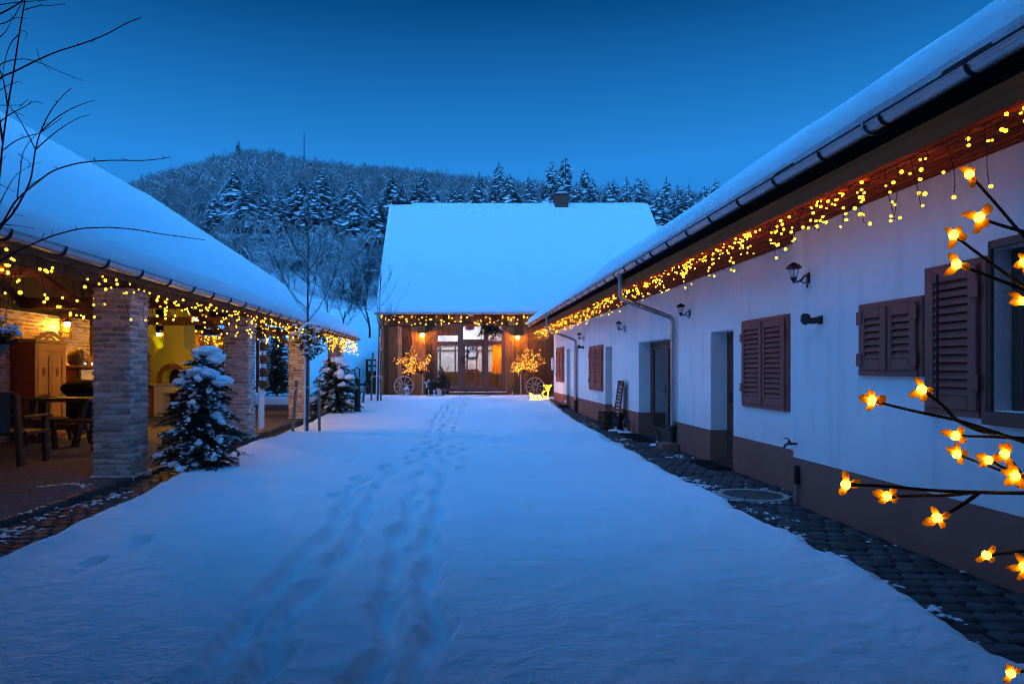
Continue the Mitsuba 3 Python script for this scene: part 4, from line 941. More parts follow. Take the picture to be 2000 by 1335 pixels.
# ---- single bare trees between the pavilion and the barn
for i, (u, y, top, spread, sd, snowy, lab) in enumerate([
        (676, 47, 520, .60, 1, .5, 'broad dark bare tree behind the far end of the pavilion roof'),
        (722, 52, 490, .50, 2, .5, 'bare tree close to the left edge of the barn'),
        (640, 60, 500, .55, 3, .85, 'snow outlined bare tree above the far end of the pavilion roof'),
        (556, 74, 455, .60, 4, .95, 'white frosted bare tree low on the hillside left of the young yard tree'),
        (612, 82, 430, .55, 5, .95, 'white frosted bare tree low on the hillside behind the young yard tree'),
        (690, 78, 440, .50, 6, .85, 'frosted bare tree low on the hillside left of the barn roof'),
        (500, 80, 450, .55, 7, .9, 'frosted bare tree just over the pavilion roof slope')]):
    r = np.random.default_rng(500 + sd); x = U(u, y); zg = float(hill_z(np.array([x]), np.array([y + 0.0]))[0]) if y > 72 else float(meadow(np.array([x]), np.array([y + 0.0]))[0])
    H = max(Z(top, y) - zg, 4.5); out = []
    grow(r, (x, y, zg - .2), (0, 0, 1), H * .50, H * .014, 4, out, .10, (4, 5), spread, .66, 4, .13, .010 if y < 60 else .02)
    k = thing('bare_tree', lab, 'tree')
    part(k, 'branches', cones_of(out, 5), 'bark' if snowy < .6 else 'far_bark', True, kind='stuff')
    part(k, 'snow', cones_of(snow_rows(out, r, snowy * .7, .95, .012 if y < 60 else .022), 4), 'snow_plain', True, kind='stuff')

# ---- yews and spruces close by, with needles and clumps of snow
def needle_tris(P, Q, rng, per_m, ln, w, lean=.7):
    L = np.linalg.norm(Q - P, axis=1); n = np.maximum(1, (L * per_m).astype(int)); idx = np.repeat(np.arange(len(P)), n)
    t = rng.random(len(idx))[:, None]; c = P[idx] * (1 - t) + Q[idx] * t; d = (Q - P)[idx] / L[idx][:, None]
    side = np.cross(d, rng.normal(0, 1, (len(idx), 3))); side /= np.linalg.norm(side, axis=1, keepdims=True) + 1e-9
    o = d * lean + side * (1 - lean * .4); o /= np.linalg.norm(o, axis=1, keepdims=True); b = np.cross(o, side); b /= np.linalg.norm(b, axis=1, keepdims=True) + 1e-9
    l = ln * rng.uniform(.7, 1.25, (len(idx), 1))
    return np.stack([c - b * w, c + b * w, c + o * l], 1).reshape(-1, 3)
def evergreen(key, base, H, R, seed, nb=210, needle=.034, w=.0055, per_m=150, clumps=.58, big=9, taper=.8, lean_top=(0, 0)):
    rng = np.random.default_rng(seed); base = np.array(base, float); seg, nP, nQ, spots = [], [], [], []
    for i in range(nb):
        t = .02 + .95 * ((i + rng.random()) / nb) ** 1.05; az = i * 2.39996 + rng.normal(0, .35); z = H * t
        L = R * ((1 - t) ** taper + .10) * rng.uniform(.62, 1.18) * (1.0 if t > .10 else .85)
        o = np.array([math.cos(az), math.sin(az), 0]); axis = base + np.array([lean_top[0] * t ** 2, lean_top[1] * t ** 2, z])
        pts = [axis]; d = o + [0, 0, rng.uniform(.25, .6)]
        for k in range(4):
            d = d / np.linalg.norm(d); pts.append(pts[-1] + d * L / 4); d = d + [rng.normal(0, .12), rng.normal(0, .12), -rng.uniform(.12, .34)]
        for k in range(4):
            seg.append((*pts[k], *pts[k + 1], .010 * (1 - k * .2), .010 * (1 - (k + 1) * .2)))
            if k: nP.append(pts[k]); nQ.append(pts[k + 1])
            dd = (pts[k + 1] - pts[k]); dd = dd / np.linalg.norm(dd); sd = np.cross(dd, [0, 0, 1.0]); sd /= np.linalg.norm(sd) + 1e-9
            for s in (-1, 1):
                for _ in range(2):
                    q = pts[k] + (pts[k + 1] - pts[k]) * rng.random(); tl = L * rng.uniform(.20, .42) * (1 - .15 * k)
                    e = q + (dd * .75 + sd * s * rng.uniform(.4, .95) + [0, 0, rng.uniform(-.35, .1)]) * tl; nP.append(q); nQ.append(e); seg.append((*q, *e, .004, .0015))
        spots.append((pts, L, o, t))
    part(key, 'trunk', M().tube([base + [0, 0, -.1], base + [lean_top[0] * .25, lean_top[1] * .25, H * .5], base + [lean_top[0], lean_top[1], H * .98]], [.035 * H / 1.8, .022 * H / 1.8, .004], 7), 'bark', True)
    part(key, 'branches', cones_of(seg, 3), 'bark', kind='stuff')
    v = needle_tris(np.array(nP), np.array(nQ), rng, per_m, needle, w); m = M().raw(v, np.arange(len(v)).reshape(-1, 3))
    part(key, 'needles', m, 'needles', kind='stuff')
    sn = M()
    for pts, L, o, t in spots:
        if rng.random() > clumps: continue
        f = rng.uniform(.5, .98); k = min(3, int(f * 4)); c = pts[k] + (pts[k + 1] - pts[k]) * (f * 4 - k); a = math.atan2(o[1], o[0]); g = rng.uniform(.35, .95) * (1.0 if rng.random() > .2 else 1.45)
        for _ in range(2): sn.lump(c + [0, 0, .018] + rng.normal(0, .025 * g, 3), (.072 * g, .050 * g, .030 * g), rng, 2, .34, 2.2, rotz(a) @ roty(rng.uniform(.1, .55)))
        if g > .8: sn.lump(c + o * .05 * g + [0, 0, -.01], (.05 * g, .045 * g, .035 * g), rng, 2, .34, 2.2)
        for _ in range(7):
            p = pts[rng.integers(1, 5)] + rng.normal(0, .03, 3); sn.lump(p + [0, 0, .012], (.022, .016, .011), rng, 1, .3)
    return sn, spots, rng
k = thing('snowy_spruce', 'dark bushy evergreen heaped with snow clumps between the two nearest brick pillars', 'evergreen tree')
sn, spots, r = evergreen(k, (U(392, 9.75), 9.75, 0.02), 1.74, .62, 41, 310, per_m=170, taper=.62, lean_top=(.06, 0))
top = np.array([U(402, 9.75), 9.72, 1.72])
for dx, dy, dz, a, b, c in ((.03, 0, .02, .20, .16, .075), (.17, -.02, -.07, .12, .11, .085), (-.10, -.05, -.03, .07, .09, .035), (-.02, -.10, -.24, .12, .10, .05), (.09, -.12, -.30, .15, .10, .07), (.27, -.08, -.40, .17, .11, .07), (-.27, -.12, -.42, .15, .12, .06)):
    sn.lump(top + [dx, dy, dz], (a, b, c), r, 3, .34, 2.1)
part(k, 'snow', sn, 'snow_plain', True, kind='stuff')
k = thing('snowy_spruce', 'round snowy evergreen beside the hand pump near the far pillars', 'evergreen tree')
sn, spots, r = evergreen(k, (U(655, 21.2), 21.2, .08), 1.72, .80, 43, 230, .05, .009, 90, taper=.5)
top = np.array([U(662, 21.2), 21.15, 1.72])
for dx, dy, dz, a, b, c in ((0, 0, 0.0, .26, .22, .12), (.16, 0, -.12, .16, .14, .10), (-.3, -.2, -.3, .18, .16, .08), (.1, -.35, -.4, .12, .12, .16), (.35, -.2, -.5, .18, .15, .08)): sn.lump(top + [dx, dy, dz], (a, b, c), r, 3, .2, 1.7)
part(k, 'snow', sn, 'snow_plain', True, kind='stuff')
k = thing('snowy_spruce', 'upright dark evergreen seen through the pavilion between the second and third pillars', 'evergreen tree')
zg = 0.25
sn, spots, r = evergreen(k, (U(541, 31.5), 31.5, zg), 2.75, .95, 47, 200, .075, .014, 60, taper=.6, clumps=.4)
part(k, 'snow', sn, 'snow_plain', True, kind='stuff')
# leaning bough of a big pine, hanging in behind the same gap
k = thing('overhanging_pine', 'dark pine bough hanging into the gap behind the second pillar', 'pine')
r = np.random.default_rng(9); P_, Q_, sg, sn = [], [], [], M()
root = np.array([U(470, 33.5), 33.5, Z(640, 33.5)])
part(k, 'trunk', M().tube([(U(462, 34), 34, .2), (U(460, 34), 34, 2.5), (U(464, 34), 34, 5.2)], [.14, .12, .05], 8), 'bark', True)
for i in range(70):
    f = r.random(); st = root + [f * 2.1, r.normal(0, .25), .16 * math.sin(f * 3) - .15 * f]; L = r.uniform(.3, .75); d = np.array([r.uniform(.0, .7), r.normal(0, .4), -r.uniform(.3, 1.0)]); d /= np.linalg.norm(d)
    e = st + d * L; sg.append((*st, *e, .014, .005)); P_.append(st); Q_.append(e)
    for _ in range(4):
        q = st + (e - st) * r.random(); e2 = q + (d + r.normal(0, .6, 3)) * L * .35; P_.append(q); Q_.append(e2); sg.append((*q, *e2, .006, .003))
    if r.random() < .5: sn.lump(st + [0, 0, .03], (.09, .07, .035), r, 1, .3)
sg.append((*(root + [-.3, .3, 0]), *(root + [1.0, 0, .12]), .05, .03)); sg.append((*(root + [1.0, 0, .12]), *(root + [2.1, 0, 0]), .03, .012))
part(k, 'branches', cones_of(sg, 4), 'bark', kind='stuff')
v = needle_tris(np.array(P_), np.array(Q_), r, 90, .085, .013); part(k, 'needles', M().raw(v, np.arange(len(v)).reshape(-1, 3)), 'needles', kind='stuff')
part(k, 'snow', sn, 'snow_plain', True, kind='stuff')
# hanging basket of evergreen at the left edge
k = thing('hanging_evergreen', 'snow dusted evergreen hanging basket under the pavilion gutter at the left edge', 'hanging plant')
hb_ = np.array([U(-14, 6.3), 6.3, 1.62]); r = np.random.default_rng(31); P_, Q_, sg, sn = [], [], [], M()
for i in range(70):
    d = np.array([r.normal(0, 1), r.normal(0, 1), r.uniform(-.3, 1.0)]); d /= np.linalg.norm(d); e = hb_ + [0, 0, .16] + d * r.uniform(.12, .24); P_.append(hb_ + [0, 0, .10]); Q_.append(e); sg.append((*(hb_ + [0, 0, .1]), *e, .004, .002))
    if d[2] > .1 and r.random() < .6: sn.lump(e + [0, 0, .01], (.035, .03, .014), r, 2, .3)
part(k, 'branches', cones_of(sg, 3), 'bark', kind='stuff'); v = needle_tris(np.array(P_), np.array(Q_), r, 220, .035, .004); part(k, 'needles', M().raw(v, np.arange(len(v)).reshape(-1, 3)), 'needles', kind='stuff'); part(k, 'snow', sn, 'snow_plain', True, kind='stuff')
part(k, 'basket', M().lathe([(.0001, -.02), (.08, 0), (.13, .10), (.125, .10), (.07, .01), (.0001, 0)], hb_, 16), 'basket', 40)
part(k, 'chain', M().tube([hb_ + [.12, 0, .1], (hb_[0] + .12, hb_[1], 2.0), (-4.06, 6.3, 2.6)], .004, 4).tube([hb_ + [-.12, 0, .1], (hb_[0] + .0, hb_[1], 2.1), (-4.06, 6.3, 2.6)], .004, 4), 'black_iron')

# ---- young staked trees along the pavilion
def sapling(lab, x, y, z0, H, seed, lean, ivy, stakes):
    rng = np.random.default_rng(seed); k = thing('young_tree', lab, 'tree')
    part(k, 'trunk', M().tube([(x, y, z0 - .1), (x + lean * .3, y, z0 + H * .35), (x + lean * .7, y, z0 + H * .7), (x + lean, y, z0 + H)], [.034, .028, .014, .004], 8), 'bark_grey', True)
    out = []
    for i in range(13):
        t = .40 + .5 * rng.random(); az = rng.uniform(0, 6.28) if i > 5 else (0.15 if i % 2 else math.pi - .1) + rng.normal(0, .4)
        b = np.array([x + lean * t, y, z0 + H * t]); o = np.array([math.cos(az), math.sin(az) * .8, .75])
        grow(rng, b, o, H * (.30 - .18 * (t - .4)) * rng.uniform(.7, 1.2), .011, 1, out, .20, (1, 3), .5, .5, 5, .06, .003)
    part(k, 'branches', cones_of(out, 5), 'bark', True, kind='stuff')
    part(k, 'snow', cones_of(snow_rows(out, rng, .35, .9, .004), 4), 'snow_plain', True, kind='stuff')
    part(k, 'trunk_guard', M().tube([(x - .055, y - .03, z0 - .05), (x - .05 + lean * .2, y - .03, z0 + min(2.35, H * .42))], .026, 8), 'white_tube', 40)
    if ivy:
        lv, sn = [], M(); c0 = np.array([x + lean * .3, y - .04, z0 + H * .36])
        for _ in range(520):
            p = c0 + np.array([rng.normal(.10, .17), rng.normal(0, .13), 0]); p[2] += rng.uniform(-.46, .32) * (1 - min(1, abs(p[0] - c0[0] - .1) / .6)); a = rng.normal(0, 1, 3); a /= np.linalg.norm(a); b = np.cross(a, rng.normal(0, 1, 3)); b /= np.linalg.norm(b); s = rng.uniform(.03, .055)
            lv += [p - a * s, p + b * s * .5, p + a * s, p - a * s, p + a * s, p - b * s * .5]
        for _ in range(34):
            p = c0 + np.array([rng.normal(.08, .18), rng.normal(-.04, .11), rng.uniform(-.30, .36)]); sn.lump(p, (rng.uniform(.03, .075), .04, rng.uniform(.018, .035)), rng, 2, .35)
        for t in np.linspace(0, 1, 10): sn.lump(c0 + [-.20 + .36 * t, 0, .20 + .20 * math.sin(t * 2.2)], (.05, .04, .03), rng, 1, .3)
        part(k, 'leaves', M().raw(np.array(lv), np.arange(len(lv)).reshape(-1, 3)), 'needles', kind='stuff'); part(k, 'leaf_snow', sn, 'snow_plain', True, kind='stuff')
    sk = thing('tree_stakes', 'pair of wooden stakes tied with white bands to the young tree ' + ('with the leafy clump' if ivy else 'near the barn corner'), 'tree stakes')
    tops = []
    for (x0, y0, x1, y1, h) in stakes:
        part(sk, 'stake', M().beam((x0, y0, z0 - .15), (x1, y1, z0 + h), .065, .065, .012), 'stake_wood'); tops.append((x1, y1, z0 + h)); 
        part(sk, 'snow_cap', M().lump((x1, y1, z0 + h + .01), (.045, .045, .03), rng, 2, .2), 'snow_plain', True)
    zt = z0 + .98
    for (x0, y0, x1, y1, h) in stakes:
        f = .98 / h; sx, sy = x0 + (x1 - x0) * f, y0 + (y1 - y0) * f
        part(sk, 'tie', M().tube([(x, y - .05, zt + .02), ((x + sx) / 2, (y + sy) / 2 - .04, zt - .0), (sx, sy - .05, zt), (sx + (.06 if sx > x else -.06), sy - .06, zt - .14)], [.018, .016, .018, .010], 6), 'white_tube', True)
sapling('young tree with a snowy leafy clump on its trunk beside the third pillar', U(600, 15.7), 15.7, .06, 5.75, 61, .03, True, [(U(571, 15.5), 15.5, U(579, 15.9), 15.9, 1.16), (U(624, 15.5), 15.5, U(623, 15.9), 15.9, 1.18)])
sapling('young tree with bare twigs close to the left corner of the barn', U(738, 26.0), 26.0, .20, 5.0, 62, .10, False, [(U(725, 26.0), 26.0, U(728, 26.1), 26.1, 1.9), (U(744, 26), 26.0, U(744, 26.1), 26.1, 2.0)])
ls = thing('leaning_stake', 'single leaning wooden stake between the hand pump and the barn', 'stake')
part(ls, 'post', M().beam((U(707, 25.0), 25.0, 0), (U(713, 25), 25.1, .92), .07, .07, .012), 'stake_wood'); part(ls, 'wire', M().tube([(U(713, 25), 25.1, .85), (U(725, 26), 26, .80)], .006, 4), 'cable')

# ---- bare tree whose branches reach in at the left, close to the camera
k = thing('near_bare_tree', 'thin dark bare branches reaching across the sky at the left edge', 'tree')
c3 = lambda L: [(x / 2.67, y / 2.67) for x, y in L]
BR = [([(-120, 2900), (-95, 2000), (-60, 1500), (-30, 1150), (0, 900), (15, 740), (40, 560), (70, 380), (100, 180), (130, 0), (150, -140)], 3.5, 3.4, .012, .004),
      ([(-60, 1500), (-40, 1300), (0, 1190), (60, 1120), (110, 1040), (160, 930), (185, 780), (210, 690), (270, 570), (370, 460)], 3.5, 3.1, .0095, .0022),
      ([(15, 740), (-10, 560), (0, 410), (80, 370), (180, 320), (300, 268), (420, 230), (560, 175), (680, 112), (735, 92)], 3.45, 3.0, .0068, .0024),
      ([(40, 560), (20, 430), (0, 340), (80, 310), (150, 310), (215, 330), (300, 368), (435, 420)], 3.45, 3.7, .005, .0016),
      ([(210, 690), (330, 590), (420, 545), (495, 522)], 3.2, 3.1, .0042, .0016), ([(185, 780), (240, 730), (330, 660), (420, 610), (470, 597)], 3.2, 3.3, .0042, .0016),
      ([(185, 780), (140, 690), (100, 620), (50, 550)], 3.2, 3.4, .004, .002), ([(-30, 1150), (0, 1170), (80, 1050), (180, 960), (300, 880), (420, 848), (560, 836), (740, 836), (830, 828), (890, 818)], 3.45, 2.9, .0068, .0018),
      ([(-80, 1700), (-60, 1420), (40, 1335), (150, 1280), (300, 1220), (430, 1190), (560, 1185), (700, 1195), (850, 1220), (1000, 1240), (1070, 1250)], 3.4, 2.8, .0068, .0018),
      ([(20, 780), (110, 720), (210, 690), (270, 650), (325, 612)], 3.4, 3.2, .004, .0015), ([(90, 1030), (105, 900), (120, 800), (190, 700)], 3.4, 3.3, .004, .002), ([(0, 1060), (40, 980), (90, 905), (160, 865), (220, 842)], 3.4, 3.5, .0036, .0014),
      ([(100, 180), (60, 220), (30, 300), (15, 400), (25, 470), (45, 500)], 3.42, 3.5, .0035, .0015), ([(130, 50), (200, 30), (270, 28), (340, 18)], 3.4, 3.3, .0036, .0015), ([(-20, 80), (60, 40), (120, 0), (180, -60)], 3.4, 3.4, .006, .003),
      ([(-20, 128), (60, 100), (100, 40), (130, -20)], 3.4, 3.4, .004, .002), ([(-10, 25), (90, 12), (220, 2), (300, -8)], 3.4, 3.3, .0035, .0015), ([(-10, 200), (50, 130), (60, 75)], 3.4, 3.3, .0032, .0012), ([(60, 100), (95, 92), (140, 98)], 3.4, 3.3, .003, .0012),
      ([(0, 470), (50, 440), (90, 425), (118, 438)], 3.4, 3.3, .003, .0012), ([(0, 635), (60, 590), (120, 560), (170, 532), (225, 542)], 3.4, 3.2, .0042, .0014), ([(0, 548), (60, 548), (118, 546)], 3.4, 3.3, .003, .0012), ([(100, 560), (130, 530), (148, 515)], 3.3, 3.3, .0026, .0012), ([(60, 575), (100, 592), (128, 604)], 3.4, 3.3, .0026, .0012),
      ([(205, 310), (260, 370)], 3.4, 3.3, .0026, .0012), ([(205, 310), (190, 248)], 3.4, 3.4, .0026, .0012), ([(95, 800), (165, 855)], 3.4, 3.4, .0028, .0012), ([(0, 960), (80, 998)], 3.4, 3.4, .003, .0014), ([(150, 968), (212, 930)], 3.3, 3.3, .003, .0012), ([(0, 1165), (70, 1080), (65, 1060)], 3.4, 3.4, .004, .0015), ([(75, 1116), (135, 1128)], 3.4, 3.4, .0026, .0012), ([(25, 1170), (110, 1178), (180, 1192)], 3.4, 3.4, .003, .0012), ([(215, 1250), (233, 1208)], 3.2, 3.2, .0026, .0012), ([(0, 840), (35, 808)], 3.4, 3.4, .003, .0012), ([(108, 160), (135, 165), (142, 180), (132, 195)], 3.4, 3.4, .0022, .0012)]
for i, (L, ya, yb, r0, r1) in enumerate(BR):
    L = c3(L); n = len(L); pts = np.array([(U(u, ya + (yb - ya) * j / (n - 1)), ya + (yb - ya) * j / (n - 1), Z(v, ya + (yb - ya) * j / (n - 1))) for j, (u, v) in enumerate(L)])
    s = np.concatenate([[0], np.cumsum(np.linalg.norm(np.diff(pts, axis=0), axis=1))]); tt = np.linspace(0, s[-1], 5 * n)
    from scipy.interpolate import PchipInterpolator
    fine = np.stack([PchipInterpolator(s, pts[:, j])(tt) for j in range(3)], 1)
    r0, r1 = r0 * .74, r1 * .74; m = M().tube(fine, np.linspace(r0, r1, len(fine)), 7)
    rr = np.random.default_rng(900 + i)
    if i and s[-1] > .25:
        for _ in range(int(s[-1] / .16)):
            q = rr.integers(len(fine) // 3, len(fine) - 1); m.ball(fine[q], r1 * 1.9, 1)
            if rr.random() < .4: m.tube([fine[q], fine[q] + rr.normal(0, .012, 3) + [0, 0, .012]], [.0018, .0009], 4)
    part(k, 'trunk' if i == 0 else 'branch', m, 'bark', True)
# ================================================================ strings of fairy lights
def light_string(label, line, per_m, drop, bulb, seed, every=.17, power=AMBER, sag=.02, dense=None, group=None, weight=1.0):
    """Icicle lights: a carrier cable along the line (points) with short hanging drops, each holding a few bulbs."""
    rng = np.random.default_rng(seed); line = np.array(line, float); seg = np.linalg.norm(np.diff(line, axis=0), axis=1); cum = np.concatenate([[0], np.cumsum(seg)])
    at = lambda s: np.array([np.interp(s, cum, line[:, k]) for k in range(3)])
    k = thing('fairy_lights', label, 'string lights', group); P, Q, B = [], [], []
    s = 0.0; prev = at(0)
    while s < cum[-1]:
        p = at(s); m = (p + prev) / 2 - [0, 0, sag]; P += [prev, m]; Q += [m, p]; prev = p
        L = drop * rng.choice([.25, .45, .65, .85, 1.0]) * rng.uniform(.85, 1.1); n = max(1, int(round(per_m * every * rng.uniform(.4, 1.6) * (1 if dense is None else dense(p)))))
        q = p.copy(); steps = 4; wob = rng.normal(0, .014, 2)
        for j in range(steps):
            e = q + [wob[0] + rng.normal(0, .010), wob[1] * .5 + rng.normal(0, .012), -L / steps]; P.append(q); Q.append(e); q = e
        for j in range(n):
            f = 1.0 if j == 0 else rng.random(); c = p + (q - p) * f + [rng.normal(0, .02), rng.normal(0, .03), rng.normal(0, .012)]; B.append(c); P.append(p + (q - p) * f); Q.append(c)
        if rng.random() < .12: P.append(q); Q.append(q + [rng.normal(0, .03), rng.normal(0, .04), -.08])
        s += every * rng.uniform(.8, 1.2)
    part(k, 'cable', M().cones(P, Q, .0032, .0028, 4), 'cable')
    B = np.array(B)
    part(k, 'bulbs', M().balls(B, bulb * rng.uniform(.55, 1.15, len(B)), 1), 'bulb', True, kind='stuff', **glow(*power, weight))
    return k
fhx = 3.30
light_string('long string of amber icicle lights under the eaves of the white farmhouse', [(fhx, 3.0, 3.015), (fhx, 28.3, 3.015)], 36, .36, .0135, 201, dense=lambda p: (.6 if p[1] < 4.6 else .85 if p[1] < 8 else .95 if p[1] < 13 else .62), weight=6)
light_string('sparse string of amber lights along the eaves of the timber barn', [(BX0 + .05, 30.62, 3.86), (3.6, 30.62, 3.86), (4.0, 30.75, 3.5), (4.1, 30.8, 2.9)], 13, .42, .027, 202, every=.18)
light_string('string of amber icicle lights under the gutter of the open pavilion', [(-4.02, 4.6, 2.56), (-4.02, 27.6, 2.56)], 21, .50, .0160, 203, dense=lambda p: .55 if p[1] < 9 else (1.0 if p[1] < 20 else 1.5), weight=4)
light_string('short string of amber lights round the far gable corner of the pavilion', [(-4.05, 27.72, 2.58), (-4.75, 27.72, 2.72)], 60, .62, .021, 204, every=.12)
light_string('curtain of amber lights hanging on the plank fence behind the pavilion', [(U(385, 29.9), 29.9, Z(654, 29.9)), (U(446, 29.9), 29.9, Z(655, 29.9))], 55, .85, .027, 205, every=.12)
light_string('string of orange lights draped below the dark rafters beside the brick wall', [(-5.2, 7.9, 2.85), (-6.6, 9.2, 3.0), (-5.4, 11.0, 2.75), (-7.2, 12.6, 2.9)], 7, .45, .020, 206, every=.30, power=(22, 6.6, .08), weight=1.5)

# ================================================================ lanterns on the walls
whole_part = part
def carriage_lantern(label, x, y, zt):
    k = thing('wall_lantern', label, 'wall lantern'); c = x - .235; z = zt; hold = np.array([x, y, z - .15])
    def part(k, base, m, *a, **o):      # drawn at full size, then brought to the size of the lamp
        m.v = [hold + (v - hold) * [.70, .80, .80] for v in m.v]; return whole_part(k, base, m, *a, **o)
    part(k, 'cap', M().lathe([(.012, 0), (.03, -.012), (.075, -.035), (.108, -.070), (.112, -.085), (.09, -.082), (.0001, -.06)], (c, y, z), 20), 'black_iron', 40)
    part(k, 'glass', M().lathe([(.074, -.085), (.040, -.205)], (c, y, z), 10), 'lamp_glass', True)
    m = M()
    for a in np.arange(6) * math.pi / 3: m.tube([(c + .076 * math.cos(a), y + .076 * math.sin(a), z - .083), (c + .042 * math.cos(a), y + .042 * math.sin(a), z - .207)], .005, 5)
    m.lathe([(.0001, -.205), (.046, -.205), (.048, -.22), (.03, -.25), (.016, -.262), (.018, -.275), (.0001, -.292)], (c, y, z), 12)
    part(k, 'cage', m, 'black_iron', 40)
    part(k, 'candle', M().lathe([(.0001, -.2), (.012, -.2), (.012, -.13), (.0001, -.125)], (c, y, z), 8), 'cream', 40)
    part(k, 'arm', M().tube([(c, y, z - .25), (c + .06, y, z - .265), (c + .12, y, z - .235), (c + .165, y, z - .18), (x - .03, y, z - .185)], .013, 8).tube([(c + .10, y, z - .245), (c + .15, y, z - .285), (x - .04, y, z - .27)], .008, 6), 'black_iron', 40)
    part(k, 'back_plate', M().box(x - .03, x, y - .035, y + .035, z - .29, z - .14, .012).ball((x - .03, y, z - .32), (.014, .014, .03), 1), 'black_iron')
for lab, x, y in (('black carriage lantern nearest the camera on the white farmhouse wall', XR, 7.36), ('black carriage lantern between the near downpipe and the narrow door', XL, 12.02), ('black carriage lantern above the leaning chalkboard', XL, 16.6), ('small black carriage lantern beside the far downpipe', XL, 21.9)): carriage_lantern(lab, x, y, 2.67)
def barn_lamp(label, x, z):
    k = thing('barn_wall_lamp', label, 'wall lamp'); c = (x, BY - .30, z)
    part(k, 'bulb', M().ball(c, .085, 2), 'bulb', True, **glow(115, 38, 2.4, 2.5))
    part(k, 'shade', M().lathe([(.24, .10), (.12, .15), (.05, .19), (.0001, .195)], c, 20), 'black_iron', 40)
    part(k, 'bracket', M().tube([(x, BY - .30, z + .19), (x, BY - .22, z + .24), (x, BY - .03, z + .12)], .014, 6).box(x - .05, x + .05, BY - .04, BY - .02, z - .02, z + .2, .008), 'black_iron', 40)
barn_lamp('lit lamp on the barn planks left of the glazed entrance', -1.49, 2.98); barn_lamp('lit lamp on the barn planks right of the glazed entrance', 2.79, 2.87)

# ================================================================ along the farmhouse wall
def sensor(label, x, y, z):
    k = thing('wall_sensor', label, 'motion sensor'); R = roty(-.12)
    part(k, 'body', M().obox((x - .065, y, z - .01), (.13, .06, .065), R, .015), 'dark_wood'); part(k, 'head', M().obox((x - .165, y - .005, z + .01), (.085, .075, .105), R @ roty(.25), .022).ball((x - .175, y - .02, z - .03), (.03, .04, .03), 1), 'cast_iron'); part(k, 'mount', M().box(x - .012, x, y - .045, y + .045, z - .05, z + .04, .005), 'dark_wood')
sensor('dark motion sensor on the white wall left of the small closed shutters', XR, 7.12, Z(623, 7.1)); sensor('small grey motion sensor below the far carriage lantern', XL, 22.0, 2.18)
tp = thing('garden_tap', 'old brass garden tap on the brown plinth edge left of the wall step', 'tap')
ty, tz = 7.62, Z(866, 7.6)
part(tp, 'body', M().tube([(XR, ty, tz), (XR - .07, ty, tz), (XR - .12, ty, tz - .005), (XR - .15, ty, tz - .045)], [.012, .014, .013, .011], 8).lathe([(.016, 0), (.016, .03), (.008, .04), (.0001, .04)], (XR - .085, ty, tz), 10), 'black_iron', 40)
part(tp, 'handle', M().tube([(XR - .085, ty, tz + .045), (XR - .12, ty - .01, tz + .065), (XR - .15, ty - .015, tz + .06)], .007, 6), 'black_iron', 40)
sp = thing('standpipe', 'short dark pipe stub rising from the cobbles at the wall step', 'pipe')
part(sp, 'pipe', M().tube([(XR - .04, 7.55, -.03), (XR - .04, 7.55, .30)], .014, 8), 'zinc', 40); part(sp, 'cap', M().lathe([(.0001, .22), (.028, .22), (.028, .42), (.0001, .43)], (XR - .04, 7.55, 0), 10), 'black_iron', 40)
def mat(label, x0, x1, y0, y1, z=.012):
    k = thing('door_mat', label, 'door mat'); part(k, 'tread', M().box(x0, x1, y0, y1, z - .02, z + .006, .004), 'black_cloth')
    m = M()
    for x in np.arange(x0 + .03, x1 - .02, .045): m.box(x, x + .02, y0 + .02, y1 - .02, z + .006, z + .014)
    part(k, 'ribs', m, 'black_cloth', kind='stuff')
mat('dark mat before the nearest narrow door', 3.78, 4.08, 10.1, 11.0); mat('wide dark mat before the double glass door', 3.72, 4.10, 13.9, 15.5); mat('dark mat before the middle narrow door', 3.78, 4.1, 17.9, 18.8); mat('dark mat before the far narrow door', 3.8, 4.1, 24.5, 25.3, .14)
bd = thing('chalkboard', 'narrow black menu chalkboard leaning on the farmhouse wall', 'sign')
R = roty(.13); o = np.array([3.94, 16.55, .62]); 
f = M()
def lb(m, dx, dy, dz, s): m.obox(o + R @ np.array([dx, dy, dz]), s, R, .004)
for dy in (-.24, .24): lb(f, 0, dy, 0, (.03, .04, 1.16))
for dz in (-.56, .56): lb(f, 0, 0, dz, (.03, .44, .04))
part(bd, 'frame', f, 'dark_wood'); m = M(); lb(m, .003, 0, 0, (.012, .45, 1.09)); part(bd, 'slate', m, 'black_iron')
m = M(); rr = np.random.default_rng(4)
for j in range(9):
    dy = -.17
    while dy < .15:
        w = rr.uniform(.03, .09); lb(m, -.006, dy + w / 2, .42 - j * .085, (.004, w, .022)); dy += w + .025
part(bd, 'chalk_lines', m, 'chalk', kind='stuff')
cr = thing('wooden_crate', 'brown wooden planter crate under the leaning chalkboard', 'crate')
for j in range(3):
    z = .03 + j * .13; part(cr, 'slat', M().box(3.62, 3.645, 16.55, 17.35, z, z + .115, .006), 'plank3'); part(cr, 'slat', M().box(3.646, 4.05, 16.55, 16.575, z, z + .115, .006), 'plank3')
part(cr, 'back', M().box(3.646, 4.06, 17.33, 17.35, .03, .40).box(4.035, 4.06, 16.577, 17.328, .03, .40), 'plank3'); part(cr, 'bottom', M().box(3.646, 4.034, 16.577, 17.328, .03, .05), 'plank3')
